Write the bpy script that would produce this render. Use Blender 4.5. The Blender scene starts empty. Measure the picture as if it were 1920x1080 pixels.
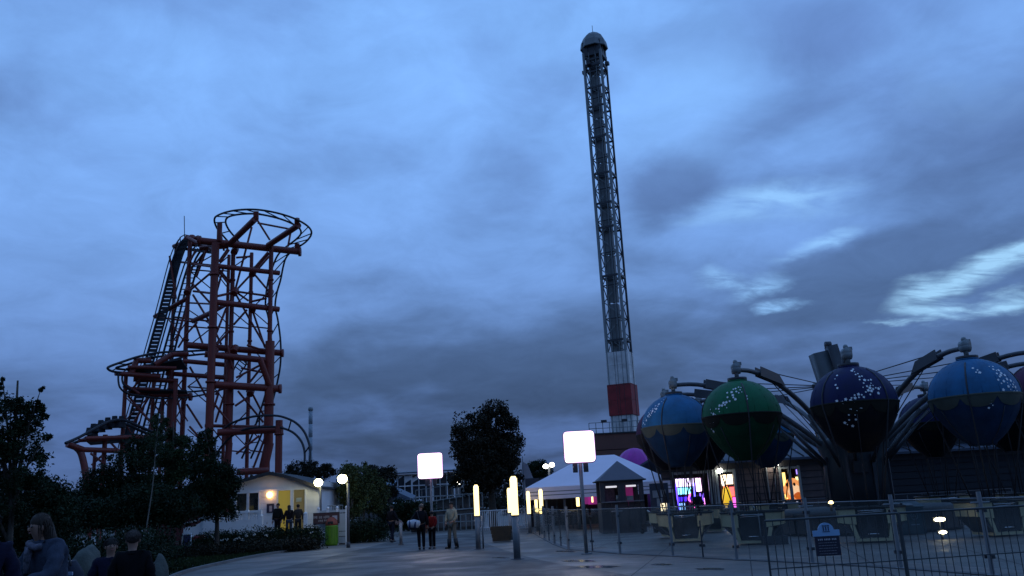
import bpy, bmesh, math, random
import numpy as np
from mathutils import Vector, Matrix
R = math.radians
PI = math.pi
random.seed(7)
S = bpy.context.scene
C = S.collection

# ------------------------------------------------------------------ camera
FPX, PITCH, ROLL, EYE = 1600.0, R(14.05), R(3.05), 1.6
cam_d = bpy.data.cameras.new('camera')
cam_d.sensor_fit = 'HORIZONTAL'
cam_d.sensor_width = 36.0
cam_d.lens = 36.0 * FPX / 1920.0
cam_d.clip_start = 0.05
cam_d.clip_end = 3000
cam = bpy.data.objects.new('camera', cam_d)
C.objects.link(cam)
_f = Vector((0, math.cos(PITCH), math.sin(PITCH)))
_u = Vector((0, -math.sin(PITCH), math.cos(PITCH)))
_r = Vector((1, 0, 0))
CR = _r * math.cos(ROLL) - _u * math.sin(ROLL)
CU = _r * math.sin(ROLL) + _u * math.cos(ROLL)
CF = _f
cam.matrix_world = Matrix(((CR.x, CU.x, -CF.x, 0), (CR.y, CU.y, -CF.y, 0), (CR.z, CU.z, -CF.z, EYE), (0, 0, 0, 1)))
S.camera = cam

# ------------------------------------------------------------------ colour and node helpers
def lin(r, g, b):
    return tuple((c / 255 / 12.92 if c / 255 <= .04045 else ((c / 255 + .055) / 1.055) ** 2.4) for c in (r, g, b)) + (1,)

class NT:
    def __init__(s, tree):
        s.t = tree; s.n = tree.nodes; s.l = tree.links
    def node(s, typ, **kw):
        n = s.n.new(typ)
        for k, v in kw.items():
            if k.startswith('_'):
                setattr(n, k[1:], v)
        return n
    def put(s, sock, v):
        if isinstance(v, bpy.types.NodeSocket): s.l.new(v, sock)
        else: sock.default_value = v
    def math(s, op, a, b=0.0, c=None, clamp=False):
        n = s.n.new('ShaderNodeMath'); n.operation = op; n.use_clamp = clamp
        s.put(n.inputs[0], a); s.put(n.inputs[1], b)
        if c is not None: s.put(n.inputs[2], c)
        return n.outputs[0]
    def vmath(s, op, a, b=None):
        n = s.n.new('ShaderNodeVectorMath'); n.operation = op
        s.put(n.inputs[0], a)
        if b is not None: s.put(n.inputs[1], b)
        return n.outputs['Value'] if op in ('DOT_PRODUCT', 'LENGTH') else n.outputs[0]
    def mix(s, f, a, b, mode='MIX'):
        n = s.n.new('ShaderNodeMix'); n.data_type = 'RGBA'; n.blend_type = mode
        s.put(n.inputs[0], f); s.put(n.inputs[6], a); s.put(n.inputs[7], b)
        return n.outputs[2]
    def ramp(s, f, stops, interp='LINEAR'):
        n = s.n.new('ShaderNodeValToRGB'); cr = n.color_ramp; cr.interpolation = interp
        while len(cr.elements) < len(stops): cr.elements.new(0.5)
        for e, (p, c) in zip(cr.elements, stops):
            e.position = p; e.color = c
        s.put(n.inputs[0], f)
        return n.outputs[0]
    def noise(s, vec, scale, detail=4, rough=.5, dist=0.0):
        n = s.n.new('ShaderNodeTexNoise')
        s.put(n.inputs['Vector'], vec); n.inputs['Scale'].default_value = scale
        n.inputs['Detail'].default_value = detail; n.inputs['Roughness'].default_value = rough
        n.inputs['Distortion'].default_value = dist
        return n.outputs[0]
    def maprange(s, v, a, b, c=0.0, d=1.0, smooth=True):
        n = s.n.new('ShaderNodeMapRange')
        if smooth: n.interpolation_type = 'SMOOTHSTEP'
        s.put(n.inputs[0], v)
        for i, x in enumerate((a, b, c, d)): n.inputs[i + 1].default_value = x
        return n.outputs[0]

def ray(px, py):
    return (CF * FPX + CR * (px - 960) + CU * (540 - py)).normalized()

# ------------------------------------------------------------------ world: dusk sky under broken cloud
W = bpy.data.worlds.new('World'); S.world = W; W.use_nodes = True
wt = NT(W.node_tree); W.node_tree.nodes.clear()
SUN_EL, SUN_AZ = R(1.0), R(75)
sky = wt.n.new('ShaderNodeTexSky'); sky.sky_type = 'NISHITA'; sky.sun_disc = False
sky.sun_elevation = SUN_EL; sky.sun_rotation = SUN_AZ
sky.air_density = 1.5; sky.dust_density = .6; sky.ozone_density = 4.0
tc = wt.n.new('ShaderNodeTexCoord')
D = tc.outputs['Generated']
sx = wt.n.new('ShaderNodeSeparateXYZ'); wt.l.new(D, sx.inputs[0])
el = wt.math('MAXIMUM', sx.outputs['Z'], 0.0)
clear = wt.ramp(el, [(0.0, lin(70, 90, 136)), (0.10, lin(82, 110, 166)), (0.22, lin(106, 144, 208)), (0.36, lin(118, 164, 234)), (0.52, lin(126, 178, 250)), (0.9, lin(120, 172, 244))])
nish = wt.mix(1.0, sky.outputs[0], (0.35, 0.6, 1.35, 1), 'MULTIPLY')
cloudc = wt.ramp(el, [(0.0, lin(50, 62, 90)), (0.10, lin(58, 77, 112)), (0.22, lin(78, 106, 154)), (0.40, lin(92, 124, 184)), (0.60, lin(104, 144, 212)), (0.9, lin(98, 136, 204))])
# flattened coordinates: clouds stretch out towards the horizon as a layer overhead would
hz = wt.math('ADD', el, 0.22)
cx = wt.n.new('ShaderNodeCombineXYZ')
wt.l.new(wt.math('DIVIDE', sx.outputs['X'], hz), cx.inputs[0])
wt.l.new(wt.math('DIVIDE', sx.outputs['Y'], hz), cx.inputs[1])
cx.inputs[2].default_value = 3.1
CV = cx.outputs[0]
cx2 = wt.n.new('ShaderNodeCombineXYZ')
wt.l.new(wt.math('DIVIDE', sx.outputs['X'], hz), cx2.inputs[0])
wt.l.new(wt.math('MULTIPLY', wt.math('DIVIDE', sx.outputs['Y'], hz), 2.6), cx2.inputs[1])
CV2 = cx2.outputs[0]
n1 = wt.noise(CV, 1.15, 5, .52, .35)
n2 = wt.noise(CV, 3.2, 6, .55, .3)
wn = wt.n.new('ShaderNodeTexNoise'); wt.l.new(CV, wn.inputs['Vector']); wn.inputs['Scale'].default_value = 2.6; wn.inputs['Detail'].default_value = 6; wn.inputs['Roughness'].default_value = .6
DWv = wt.vmath('MULTIPLY', wt.vmath('SUBTRACT', wn.outputs[1], (.5, .5, .5)), (.11, .11, .055))
DW = wt.vmath('ADD', D, DWv)
def bump(px, py, r, cv=None):
    d = ray(px, py)
    dist = wt.vmath('LENGTH', wt.vmath('SUBTRACT', D, tuple(d)))
    return wt.maprange(dist, r, 0.0)
def bump_e(px, py, rx, ry, ang=0.0):
    """elongated patch of sky round a direction (rx along, ry across, as fractions of a radian)"""
    d = ray(px, py)
    a = (CR * math.cos(ang) + CU * math.sin(ang)); b = (CU * math.cos(ang) - CR * math.sin(ang))
    a = (a - d * a.dot(d)).normalized(); b = (b - d * b.dot(d)).normalized()
    u = wt.math('DIVIDE', wt.vmath('DOT_PRODUCT', DW, tuple(a)), rx)
    v = wt.math('DIVIDE', wt.vmath('DOT_PRODUCT', DW, tuple(b)), ry)
    q = wt.math('SQRT', wt.math('ADD', wt.math('MULTIPLY', u, u), wt.math('MULTIPLY', v, v)))
    fr = wt.math('GREATER_THAN', wt.vmath('DOT_PRODUCT', D, tuple(d)), 0.0)
    return wt.math('MULTIPLY', wt.maprange(q, 1.0, 0.0), fr)
dens = wt.math('ADD', wt.math('MULTIPLY', n1, .68), wt.math('MULTIPLY', n2, .32))
def addm(base, m, k):
    return wt.math('ADD', base, wt.math('MULTIPLY', m, k))
dens = addm(dens, bump_e(1240, 350, .10, .05, .1), .16)
dens = addm(dens, bump_e(1640, 515, .17, .06, .30), .24)
dens = addm(dens, bump_e(1250, 370, .07, .06, .1), .10)
dens = addm(dens, bump_e(1880, 330, .20, .12, .3), .12)
dens = addm(dens, bump_e(1500, 60, .30, .06, .1), .10)
dens = addm(dens, bump_e(780, 580, .30, .10, -.1), .07)
dens = addm(dens, bump_e(1000, 700, .55, .12, .05), .17)
dens = addm(dens, bump_e(1250, 190, .22, .08, .5), -.16)
dens = addm(dens, bump_e(1450, 430, .18, .05, .25), -.14)
dens = addm(dens, bump_e(100, 480, .42, .30, .0), -.14)
dens = addm(dens, bump_e(500, 150, .5, .2, .0), -.08)
cov = wt.maprange(dens, .38, .66)
col = wt.mix(cov, clear, cloudc)
mott = wt.noise(CV, 5.5, 9, .62, .5)
mo = wt.maprange(mott, .25, .75, .86, 1.14, False)
mc = wt.n.new('ShaderNodeCombineColor')
for i_ in range(3): wt.l.new(mo, mc.inputs[i_])
col = wt.mix(1.0, col, mc.outputs[0], 'MULTIPLY')
# bright rifts low on the right where the last light comes through
rm = wt.math('MULTIPLY', wt.maprange(wt.noise(CV2, 4.5, 8, .58, .8), .30, .66, .15, 1.1), 1.0)
def rifts(lst):
    tot_ = None
    for (x, y, rx, ry, an) in lst:
        b_ = bump_e(x, y, rx, ry, an)
        tot_ = b_ if tot_ is None else wt.math('ADD', tot_, b_)
    return wt.math('MULTIPLY', tot_, rm, clamp=True)
r1_ = rifts([(1850, 508, .115, .020, .32), (1735, 553, .055, .026, .3), (1775, 583, .055, .012, .06), (1890, 569, .065, .014, .22), (1692, 604, .040, .006, .08), (1960, 470, .09, .018, .3)])
r2_ = rifts([(1415, 536, .045, .020, .45), (1335, 525, .045, .020, .1), (1455, 572, .035, .011, .25), (1540, 455, .06, .014, .4), (1440, 385, .12, .030, .1)])
r3_ = wt.math('MULTIPLY', bump_e(1880, 110, .12, .08, .5), wt.maprange(n2, .38, .66))
r4_ = wt.math('MULTIPLY', bump_e(1260, 190, .16, .12, .6), wt.maprange(n2, .30, .66))
col = wt.mix(r2_, col, lin(142, 190, 246))
col = wt.mix(wt.math('MULTIPLY', r1_, .85), col, lin(166, 212, 252))
col = wt.mix(wt.math('MULTIPLY', r3_, .6, clamp=True), col, lin(140, 188, 250))
col = wt.mix(wt.math('MULTIPLY', r4_, .6, clamp=True), col, lin(134, 186, 254))
bg = wt.n.new('ShaderNodeBackground'); bg.inputs['Strength'].default_value = 0.1
hs_ = wt.n.new('ShaderNodeHueSaturation'); hs_.inputs['Saturation'].default_value = .95; hs_.inputs['Value'].default_value = 1.0; wt.l.new(wt.mix(1.0, col, (.97, 1.10, 1.12, 1), 'MULTIPLY'), hs_.inputs['Color'])
scaled = wt.mix(1.0, hs_.outputs[0], (10, 10, 10, 1), 'MULTIPLY')
tot = wt.mix(0.03, scaled, nish)
# away from the last light the dusk sky behind us is darker
away = wt.vmath('DOT_PRODUCT', D, (math.sin(R(25)), math.cos(R(25)), 0.25))
bk_ = wt.maprange(away, -.75, .45, .62, 1.0)
bc = wt.n.new('ShaderNodeCombineColor')
for i_ in range(3): wt.l.new(bk_, bc.inputs[i_])
tot = wt.mix(1.0, tot, bc.outputs[0], 'MULTIPLY')
wt.l.new(tot, bg.inputs['Color'])
wo = wt.n.new('ShaderNodeOutputWorld'); wt.l.new(bg.outputs[0], wo.inputs['Surface'])

# the sun has gone: a very weak wide lamp from the side of the bright rift
sd = bpy.data.lights.new('sun', 'SUN'); sd.energy = 0.05; sd.angle = R(20); sd.color = (1, .93, .85)
sun = bpy.data.objects.new('sun', sd); C.objects.link(sun)
sun.rotation_euler = (R(80), 0, R(180) - SUN_AZ + R(0))
_sdir = Vector((math.sin(SUN_AZ) * math.cos(R(12)), math.cos(SUN_AZ) * math.cos(R(12)), math.sin(R(12))))
sun.rotation_euler = _sdir.to_track_quat('Z', 'Y').to_euler()

S.view_settings.view_transform = 'Standard'; S.view_settings.look = 'None'
S.view_settings.gamma = 1.0; S.view_settings.use_curve_mapping = False
S.view_settings.exposure = 0.0
S.render.engine = 'CYCLES'
S.cycles.use_denoising = True
S.cycles.max_bounces = 6; S.cycles.diffuse_bounces = 2; S.cycles.glossy_bounces = 3
S.cycles.transmission_bounces = 4; S.cycles.transparent_max_bounces = 16
S.cycles.caustics_reflective = False; S.cycles.caustics_refractive = False
S.cycles.sample_clamp_indirect = 4.0

# ------------------------------------------------------------------ placing by sight line
def P(px, py, Y):
    d = ray(px, py); t = Y / d.y
    return Vector((d.x * t, Y, EYE + d.z * t))
def PZ(px, py, z):
    d = ray(px, py); t = (z - EYE) / d.z
    return Vector((d.x * t, d.y * t, z))
def G(px, py): return PZ(px, py, 0.0)
def HG(p, py):
    """height at which the upright line through p meets image row py"""
    # solve 540 - FPX*cu/cf = py
    k = (540 - py) / FPX
    X, Y = p[0], p[1]
    # (v.CU) = k (v.CF), v=(X,Y,z-EYE)
    a = X * CU.x + Y * CU.y; b = X * CF.x + Y * CF.y
    z = (k * b - a) / (CU.z - k * CF.z)
    return z + EYE

# ------------------------------------------------------------------ materials
MATS = {}
def mat(name, col, rough=.6, metal=0.0, var=.25, scale=3.0, bump=0.0, bscale=None, spec=.5, coat=0.0):
    if name in MATS: return MATS[name]
    m = bpy.data.materials.new(name); m.use_nodes = True
    t = NT(m.node_tree); b = m.node_tree.nodes['Principled BSDF']
    co = t.n.new('ShaderNodeTexCoord').outputs['Object']
    nz = t.noise(co, scale, 6, .6)
    c = tuple(col) + (1,) if len(col) == 3 else col
    lo = tuple(max(0, x * (1 - var)) for x in c[:3]) + (1,)
    hi = tuple(min(1, x * (1 + var)) for x in c[:3]) + (1,)
    t.l.new(t.ramp(nz, [(.3, lo), (.7, hi)]), b.inputs['Base Color'])
    t.l.new(t.maprange(nz, .2, .8, max(.02, rough - .1), min(1, rough + .12), False), b.inputs['Roughness'])
    b.inputs['Metallic'].default_value = metal
    b.inputs['Specular IOR Level'].default_value = spec
    b.inputs['Coat Weight'].default_value = coat
    if bump:
        bn = t.n.new('ShaderNodeBump'); bn.inputs['Strength'].default_value = bump
        bn.inputs['Distance'].default_value = .02
        t.l.new(t.noise(co, bscale or scale * 8, 5, .6), bn.inputs['Height'])
        t.l.new(bn.outputs[0], b.inputs['Normal'])
    MATS[name] = m
    return m
def emis(name, col, strength, base=None):
    if name in MATS: return MATS[name]
    m = bpy.data.materials.new(name); m.use_nodes = True
    b = m.node_tree.nodes['Principled BSDF']
    c = tuple(col) + (1,) if len(col) == 3 else col
    b.inputs['Base Color'].default_value = base or c
    b.inputs['Emission Color'].default_value = c
    b.inputs['Emission Strength'].default_value = strength
    b.inputs['Roughness'].default_value = .4
    MATS[name] = m
    return m
def glassy(name, col=(.93, .96, .96, 1), opac=.25, rough=.08):
    m = bpy.data.materials.new(name); m.use_nodes = True
    t = NT(m.node_tree); t.n.clear()
    tr = t.n.new('ShaderNodeBsdfTransparent'); tr.inputs[0].default_value = col
    gl = t.n.new('ShaderNodeBsdfGlossy'); gl.inputs['Roughness'].default_value = rough
    gl.inputs[0].default_value = (.9, .9, .9, 1)
    di = t.n.new('ShaderNodeBsdfDiffuse'); di.inputs[0].default_value = (.28, .32, .33, 1)
    co = t.n.new('ShaderNodeTexCoord').outputs['Object']
    lw = t.n.new('ShaderNodeLayerWeight'); lw.inputs[0].default_value = .12
    fac = t.math('MULTIPLY', lw.outputs['Facing'], .5)
    m1 = t.n.new('ShaderNodeMixShader'); t.l.new(t.maprange(t.noise(co, 2.5, 5, .6), .3, .75, opac * .5, opac * 1.5), m1.inputs[0])
    t.l.new(tr.outputs[0], m1.inputs[1]); t.l.new(di.outputs[0], m1.inputs[2])
    m2 = t.n.new('ShaderNodeMixShader'); t.l.new(fac, m2.inputs[0])
    t.l.new(m1.outputs[0], m2.inputs[1]); t.l.new(gl.outputs[0], m2.inputs[2])
    o = t.n.new('ShaderNodeOutputMaterial'); t.l.new(m2.outputs[0], o.inputs[0])
    MATS[name] = m
    return m
M = {}
M['red_steel'] = mat('red_steel', (.185, .026, .017), .5, 0, .35, 1.2)
M['black_steel'] = mat('black_steel', (.012, .013, .02), .55, 0, .2)
M['grey_steel'] = mat('grey_steel', (.21, .24, .25), .5, .0, .2, 1.0)
M['dark_steel'] = mat('dark_steel', (.035, .04, .05), .5, .0, .25)
M['galv'] = mat('galvanised', (.19, .205, .22), .6, .15, .2, 6)
M['slab_grey'] = mat('slab_grey', (.19, .215, .225), .6, 0, .2, .6)
M['clad_white'] = mat('clad_white', (.68, .68, .67), .6, 0, .22, 1.4)
M['clad_red'] = mat('clad_red', (.28, .025, .03), .6, 0, .3, 1.4)
M['white'] = mat('white_paint', (.78, .80, .82), .55, 0, .08, 1.5)
M['white_board'] = mat('white_board', (.76, .78, .80), .55, 0, .1, 1.0, .2)
M['concrete'] = None
M['beige'] = mat('beige_panel', (.44, .38, .22), .5, 0, .2, 2)
M['seat_black'] = mat('black_seat', (.01, .01, .012), .5, 0, .2)
M['dark_trim'] = mat('dark_trim', (.03, .03, .035), .6, 0, .2)
M['chrome'] = mat('chrome_bar', (.6, .6, .62), .25, 1, .1)
M['skin'] = mat('skin', (.30, .17, .125), .55, 0, .1, 8)
M['bark'] = mat('bark', (.06, .05, .04), .9, 0, .4, 12, .5)
M['bark_pale'] = mat('pale_bark', (.16, .15, .13), .85, 0, .35, 14, .4)
M['leaf_dark'] = mat('dark_leaves', (.012, .024, .010), .7, 0, .6, 1.2, spec=.15)
M['leaf_mid'] = mat('mid_leaves', (.022, .040, .016), .7, 0, .6, 1.5, spec=.15)
M['leaf_yel'] = mat('yellowish_leaves', (.06, .075, .025), .7, 0, .5, 1.2, spec=.2)
M['leaf_brown'] = mat('brown_green_leaves', (.024, .023, .015), .7, 0, .5, 1.5, spec=.15)
M['rock'] = mat('rock', (.075, .085, .075), .9, 0, .35, 5, .6)

# ------------------------------------------------------------------ mesh building
class MB:
    def __init__(s): s.v = []; s.f = []; s.mi = []; s.sm = []
    def add(s, vs, fs, mi=0, smooth=False):
        o = len(s.v); s.v += [tuple(x) for x in vs]
        for f in fs:
            s.f.append(tuple(i + o for i in f)); s.mi.append(mi); s.sm.append(smooth)
        return s
    def box(s, c, d, rz=0.0, mi=0, taper=1.0, m=None):
        hx, hy, hz = d[0] / 2, d[1] / 2, d[2] / 2
        vs = []
        for z in (-1, 1):
            k = taper if z > 0 else 1
            for x, y in ((-1, -1), (1, -1), (1, 1), (-1, 1)):
                p = Vector((x * hx * k, y * hy * k, z * hz))
                if m is not None: p = m @ p
                elif rz: p = Matrix.Rotation(rz, 3, 'Z') @ p
                vs.append(p + Vector(c))
        return s.add(vs, [(3, 2, 1, 0), (4, 5, 6, 7), (0, 1, 5, 4), (1, 2, 6, 5), (2, 3, 7, 6), (3, 0, 4, 7)], mi)
    def tube(s, a, b, r0, r1=None, n=8, mi=0, cap=True):
        return s.path([a, b], [r0, r0 if r1 is None else r1], n, mi, cap)
    def path(s, pts, rad, n=8, mi=0, cap=True, closed=False):
        pts = [Vector(p) for p in pts]
        if not isinstance(rad, (list, tuple)): rad = [rad] * len(pts)
        vs = []; N = len(pts); prev = None
        for i, p in enumerate(pts):
            if closed: t = (pts[(i + 1) % N] - pts[i - 1]).normalized()
            else: t = (pts[min(i + 1, N - 1)] - pts[max(i - 1, 0)]).normalized()
            if prev is None:
                a = t.orthogonal().normalized()
            else:
                a = (prev - t * prev.dot(t))
                a = a.normalized() if a.length > 1e-6 else t.orthogonal().normalized()
            prev = a; b = t.cross(a)
            for k in range(n):
                q = 2 * PI * k / n
                vs.append(p + (a * math.cos(q) + b * math.sin(q)) * rad[i])
        fs = []
        for i in range(N if closed else N - 1):
            j = (i + 1) % N
            for k in range(n):
                fs.append((i * n + k, i * n + (k + 1) % n, j * n + (k + 1) % n, j * n + k))
        if cap and not closed:
            fs.append(tuple(range(n))[::-1]); fs.append(tuple((N - 1) * n + k for k in range(n)))
        return s.add(vs, fs, mi, True)
    def lathe(s, prof, c=(0, 0, 0), n=32, mi=0, smooth=True, cap=True):
        vs = []; c = Vector(c)
        for r, z in prof:
            for k in range(n):
                q = 2 * PI * k / n
                vs.append(c + Vector((r * math.cos(q), r * math.sin(q), z)))
        fs = []
        for i in range(len(prof) - 1):
            for k in range(n):
                fs.append((i * n + k, i * n + (k + 1) % n, (i + 1) * n + (k + 1) % n, (i + 1) * n + k))
        if cap:
            fs.append(tuple(range(n))[::-1]); fs.append(tuple((len(prof) - 1) * n + k for k in range(n)))
        return s.add(vs, fs, mi, smooth)
    def prism(s, poly, z0, z1, mi=0):
        n = len(poly)
        area = sum(poly[i][0] * poly[(i + 1) % n][1] - poly[(i + 1) % n][0] * poly[i][1] for i in range(n))
        if area < 0: poly = poly[::-1]
        vs = [(p[0], p[1], z0) for p in poly] + [(p[0], p[1], z1) for p in poly]
        fs = [tuple(range(n))[::-1], tuple(range(n, 2 * n))] + [(i, (i + 1) % n, n + (i + 1) % n, n + i) for i in range(n)]
        return s.add(vs, fs, mi)
    def slab(s, poly, direction, mi=0):
        """polygon in space pushed along direction"""
        n = len(poly); dv = Vector(direction)
        vs = [Vector(p) for p in poly] + [Vector(p) + dv for p in poly]
        fs = [tuple(range(n))[::-1], tuple(range(n, 2 * n))] + [(i, (i + 1) % n, n + (i + 1) % n, n + i) for i in range(n)]
        return s.add(vs, fs, mi)
    def ball(s, c, r, n=12, mi=0):
        r = Vector(r) if hasattr(r, '__len__') else Vector((r, r, r))
        vs = []; fs = []; m = n // 2
        for i in range(m + 1):
            th = PI * i / m
            for k in range(n):
                q = 2 * PI * k / n
                vs.append((c[0] + r.x * math.sin(th) * math.cos(q), c[1] + r.y * math.sin(th) * math.sin(q), c[2] + r.z * math.cos(th)))
        for i in range(m):
            for k in range(n):
                fs.append((i * n + k, (i + 1) * n + k, (i + 1) * n + (k + 1) % n, i * n + (k + 1) % n))
        return s.add(vs, fs, mi, True)
    def build(s, name, mats, parent=None, origin=None):
        if not isinstance(mats, (list, tuple)): mats = [mats]
        me = bpy.data.meshes.new(name)
        o = Vector((0, 0, 0)) if origin is None else Vector(origin)
        vs = [(v[0] - o.x, v[1] - o.y, v[2] - o.z) for v in s.v] if origin is not None else s.v
        me.from_pydata(vs, [], s.f)
        for m in mats: me.materials.append(m)
        me.polygons.foreach_set('material_index', s.mi)
        me.polygons.foreach_set('use_smooth', s.sm)
        me.update()
        bm = bmesh.new(); bm.from_mesh(me); bmesh.ops.recalc_face_normals(bm, faces=bm.faces); bm.to_mesh(me); bm.free()
        ob = bpy.data.objects.new(name, me); C.objects.link(ob)
        if parent is not None: ob.parent = parent
        elif origin is not None: ob.location = o
        return ob

def tag(o, label=None, cat=None, group=None, kind=None):
    if label: o['label'] = label
    if cat: o['category'] = cat
    if group: o['group'] = group
    if kind: o['kind'] = kind
    return o
def thing(name, loc, label, cat, group=None, rz=0.0):
    o = bpy.data.objects.new(name, None); C.objects.link(o)
    o.location = loc; o.rotation_euler = (0, 0, rz); o.empty_display_size = .2
    return tag(o, label, cat, group)

_UC = {}
def unit_cyl(m, n=8):
    k = (m.name, n)
    if k not in _UC:
        me = bpy.data.meshes.new('round_bar')
        vs = [(math.cos(2 * PI * i / n), math.sin(2 * PI * i / n), z) for z in (0, 1) for i in range(n)]
        fs = [(i, (i + 1) % n, n + (i + 1) % n, n + i) for i in range(n)] + [tuple(range(n))[::-1], tuple(range(n, 2 * n))]
        me.from_pydata(vs, [], fs); me.materials.append(m)
        me.polygons.foreach_set('use_smooth', [True] * n + [False] * 2)
        _UC[k] = me
    return _UC[k]
_UB = {}
def unit_box(m):
    if m.name not in _UB:
        me = bpy.data.meshes.new('box_bar')
        h = .5
        vs = [(x, y, z) for z in (0, 1) for x, y in ((-h, -h), (h, -h), (h, h), (-h, h))]
        me.from_pydata(vs, [], [(3, 2, 1, 0), (4, 5, 6, 7), (0, 1, 5, 4), (1, 2, 6, 5), (2, 3, 7, 6), (3, 0, 4, 7)])
        me.materials.append(m); _UB[m.name] = me
    return _UB[m.name]
def _axis(a, b, sx, sy, spin=0.0):
    d = b - a
    q = d.to_track_quat('Z', 'Y').to_matrix()
    if spin: q = q @ Matrix.Rotation(spin, 3, 'Z')
    mm = q.to_4x4(); mm.translation = a
    return mm @ Matrix.Diagonal((sx, sy, d.length, 1))
def bar(name, a, b, r, m, parent, n=8):
    """round bar between two world points, child of an unrotated thing"""
    a, b = Vector(a), Vector(b)
    o = bpy.data.objects.new(name, unit_cyl(m, n)); C.objects.link(o)
    o.parent = parent
    L = parent.location if parent is not None else Vector((0, 0, 0))
    o.matrix_local = _axis(a - L, b - L, r, r)
    return o
def sbar(name, a, b, w, d, m, parent, spin=0.0):
    a, b = Vector(a), Vector(b)
    o = bpy.data.objects.new(name, unit_box(m)); C.objects.link(o)
    o.parent = parent
    L = parent.location if parent is not None else Vector((0, 0, 0))
    o.matrix_local = _axis(a - L, b - L, w, d, spin)
    return o
def children(o): return [c for c in bpy.data.objects if c.parent == o]
def copy_tree(o, loc=None, rz=None, parent=None, label=None):
    kids = list(o.children)
    c = o.copy(); C.objects.link(c)
    if parent is not None: c.parent = parent
    if loc is not None: c.location = loc
    if rz is not None: c.rotation_euler = (0, 0, rz)
    if label: c['label'] = label
    for k in kids: copy_tree(k, parent=c)
    return c
def smooth_pts(pts, n=6):
    """Catmull-Rom through the points"""
    pts = [Vector(p) for p in pts]; out = []
    for i in range(len(pts) - 1):
        p0 = pts[max(i - 1, 0)]; p1 = pts[i]; p2 = pts[i + 1]; p3 = pts[min(i + 2, len(pts) - 1)]
        for k in range(n):
            t = k / n
            out.append(.5 * ((2 * p1) + (p2 - p0) * t + (2 * p0 - 5 * p1 + 4 * p2 - p3) * t * t + (3 * p1 - p0 - 3 * p2 + p3) * t ** 3))
    out.append(pts[-1])
    return out

# ------------------------------------------------------------------ foliage
def foliage(name, m, blobs, n, size, seed, parent=None, origin=(0, 0, 0), clump=.16, clumps=60, shell=.55):
    """many small leaf faces in clumps through a crown made of ellipsoids"""
    rg = np.random.default_rng(seed)
    wts = np.array([b[1][0] * b[1][1] * b[1][2] for b in blobs]) ** .67; wts /= wts.sum()
    cent = []; cr = []
    for b, w in zip(blobs, wts):
        k = max(4, int(clumps * w))
        d = rg.normal(size=(k, 3)); d /= np.linalg.norm(d, axis=1)[:, None]
        rr = rg.uniform(shell, 1.0, k)[:, None] ** .6
        cent.append(np.array(b[0]) + d * rr * np.array(b[1]))
        cr.append(np.full(k, clump * max(b[1])))
    cent = np.concatenate(cent); cr = np.concatenate(cr) * rg.uniform(.5, 1.4, sum(len(x) for x in cr))
    idx = rg.integers(0, len(cent), n)
    pos = cent[idx] + np.clip(rg.normal(size=(n, 3)), -1.7, 1.7) * cr[idx][:, None] * np.array([1, 1, .75])
    a = rg.normal(size=(n, 3)); a /= np.linalg.norm(a, axis=1)[:, None]
    b = np.cross(a, rg.normal(size=(n, 3))); b /= np.linalg.norm(b, axis=1)[:, None]
    s = size * rg.uniform(.5, 1.3, n)[:, None]
    v = np.stack([pos - a * s, pos + b * s * .45, pos + a * s, pos - b * s * .45], 1).reshape(-1, 3) - np.array(origin)
    v[:, 2] = np.maximum(v[:, 2], .02 - origin[2])
    me = bpy.data.meshes.new(name)
    me.vertices.add(len(v)); me.vertices.foreach_set('co', v.ravel().astype(np.float32))
    me.loops.add(4 * n); me.loops.foreach_set('vertex_index', np.arange(4 * n, dtype=np.int32))
    me.polygons.add(n); me.polygons.foreach_set('loop_start', np.arange(0, 4 * n, 4, dtype=np.int32))
    me.polygons.foreach_set('loop_total', np.full(n, 4, dtype=np.int32))
    me.update(calc_edges=True); me.materials.append(m)
    ob = bpy.data.objects.new(name, me); C.objects.link(ob)
    if parent is not None: ob.parent = parent
    return ob
def tree(base, blobs, n, size, seed, label, cat='tree', name='tree', leaf='leaf_dark', bark='bark', trunk_r=.18, group=None, clumps=60, clump=.16, limbs=7):
    base = Vector(base)
    t = thing(name, base, label, cat, group)
    rg = random.Random(seed)
    mb = MB()
    top = max(b[0][2] for b in blobs) - base.z
    cx_ = sum(b[0][0] for b in blobs) / len(blobs) - base.x; cy_ = sum(b[0][1] for b in blobs) / len(blobs) - base.y
    pts = [(0, 0, -.05), (cx_ * .15, cy_ * .15, top * .3), (cx_ * .5, cy_ * .5, top * .6), (cx_, cy_, top)]
    mb.path(smooth_pts(pts, 3), [trunk_r * (1 - .085 * i) for i in range(10)], 8)
    for i in range(limbs):
        b = blobs[i % len(blobs)]
        st = Vector(pts[1]).lerp(Vector(pts[2]), rg.uniform(.1, 1.0))
        e = Vector(b[0]) - base + Vector([rg.uniform(-.7, .7) * b[1][k] for k in range(3)])
        mb.path([st, st.lerp(e, .5) + Vector((0, 0, .1 * top * rg.random())), e], [trunk_r * .45, trunk_r * .28, trunk_r * .08], 6)
    mb.build('trunk', M[bark], t)
    foliage('crown', M[leaf], blobs, n, size, seed, t, base, clump, clumps)
    return t

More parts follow.
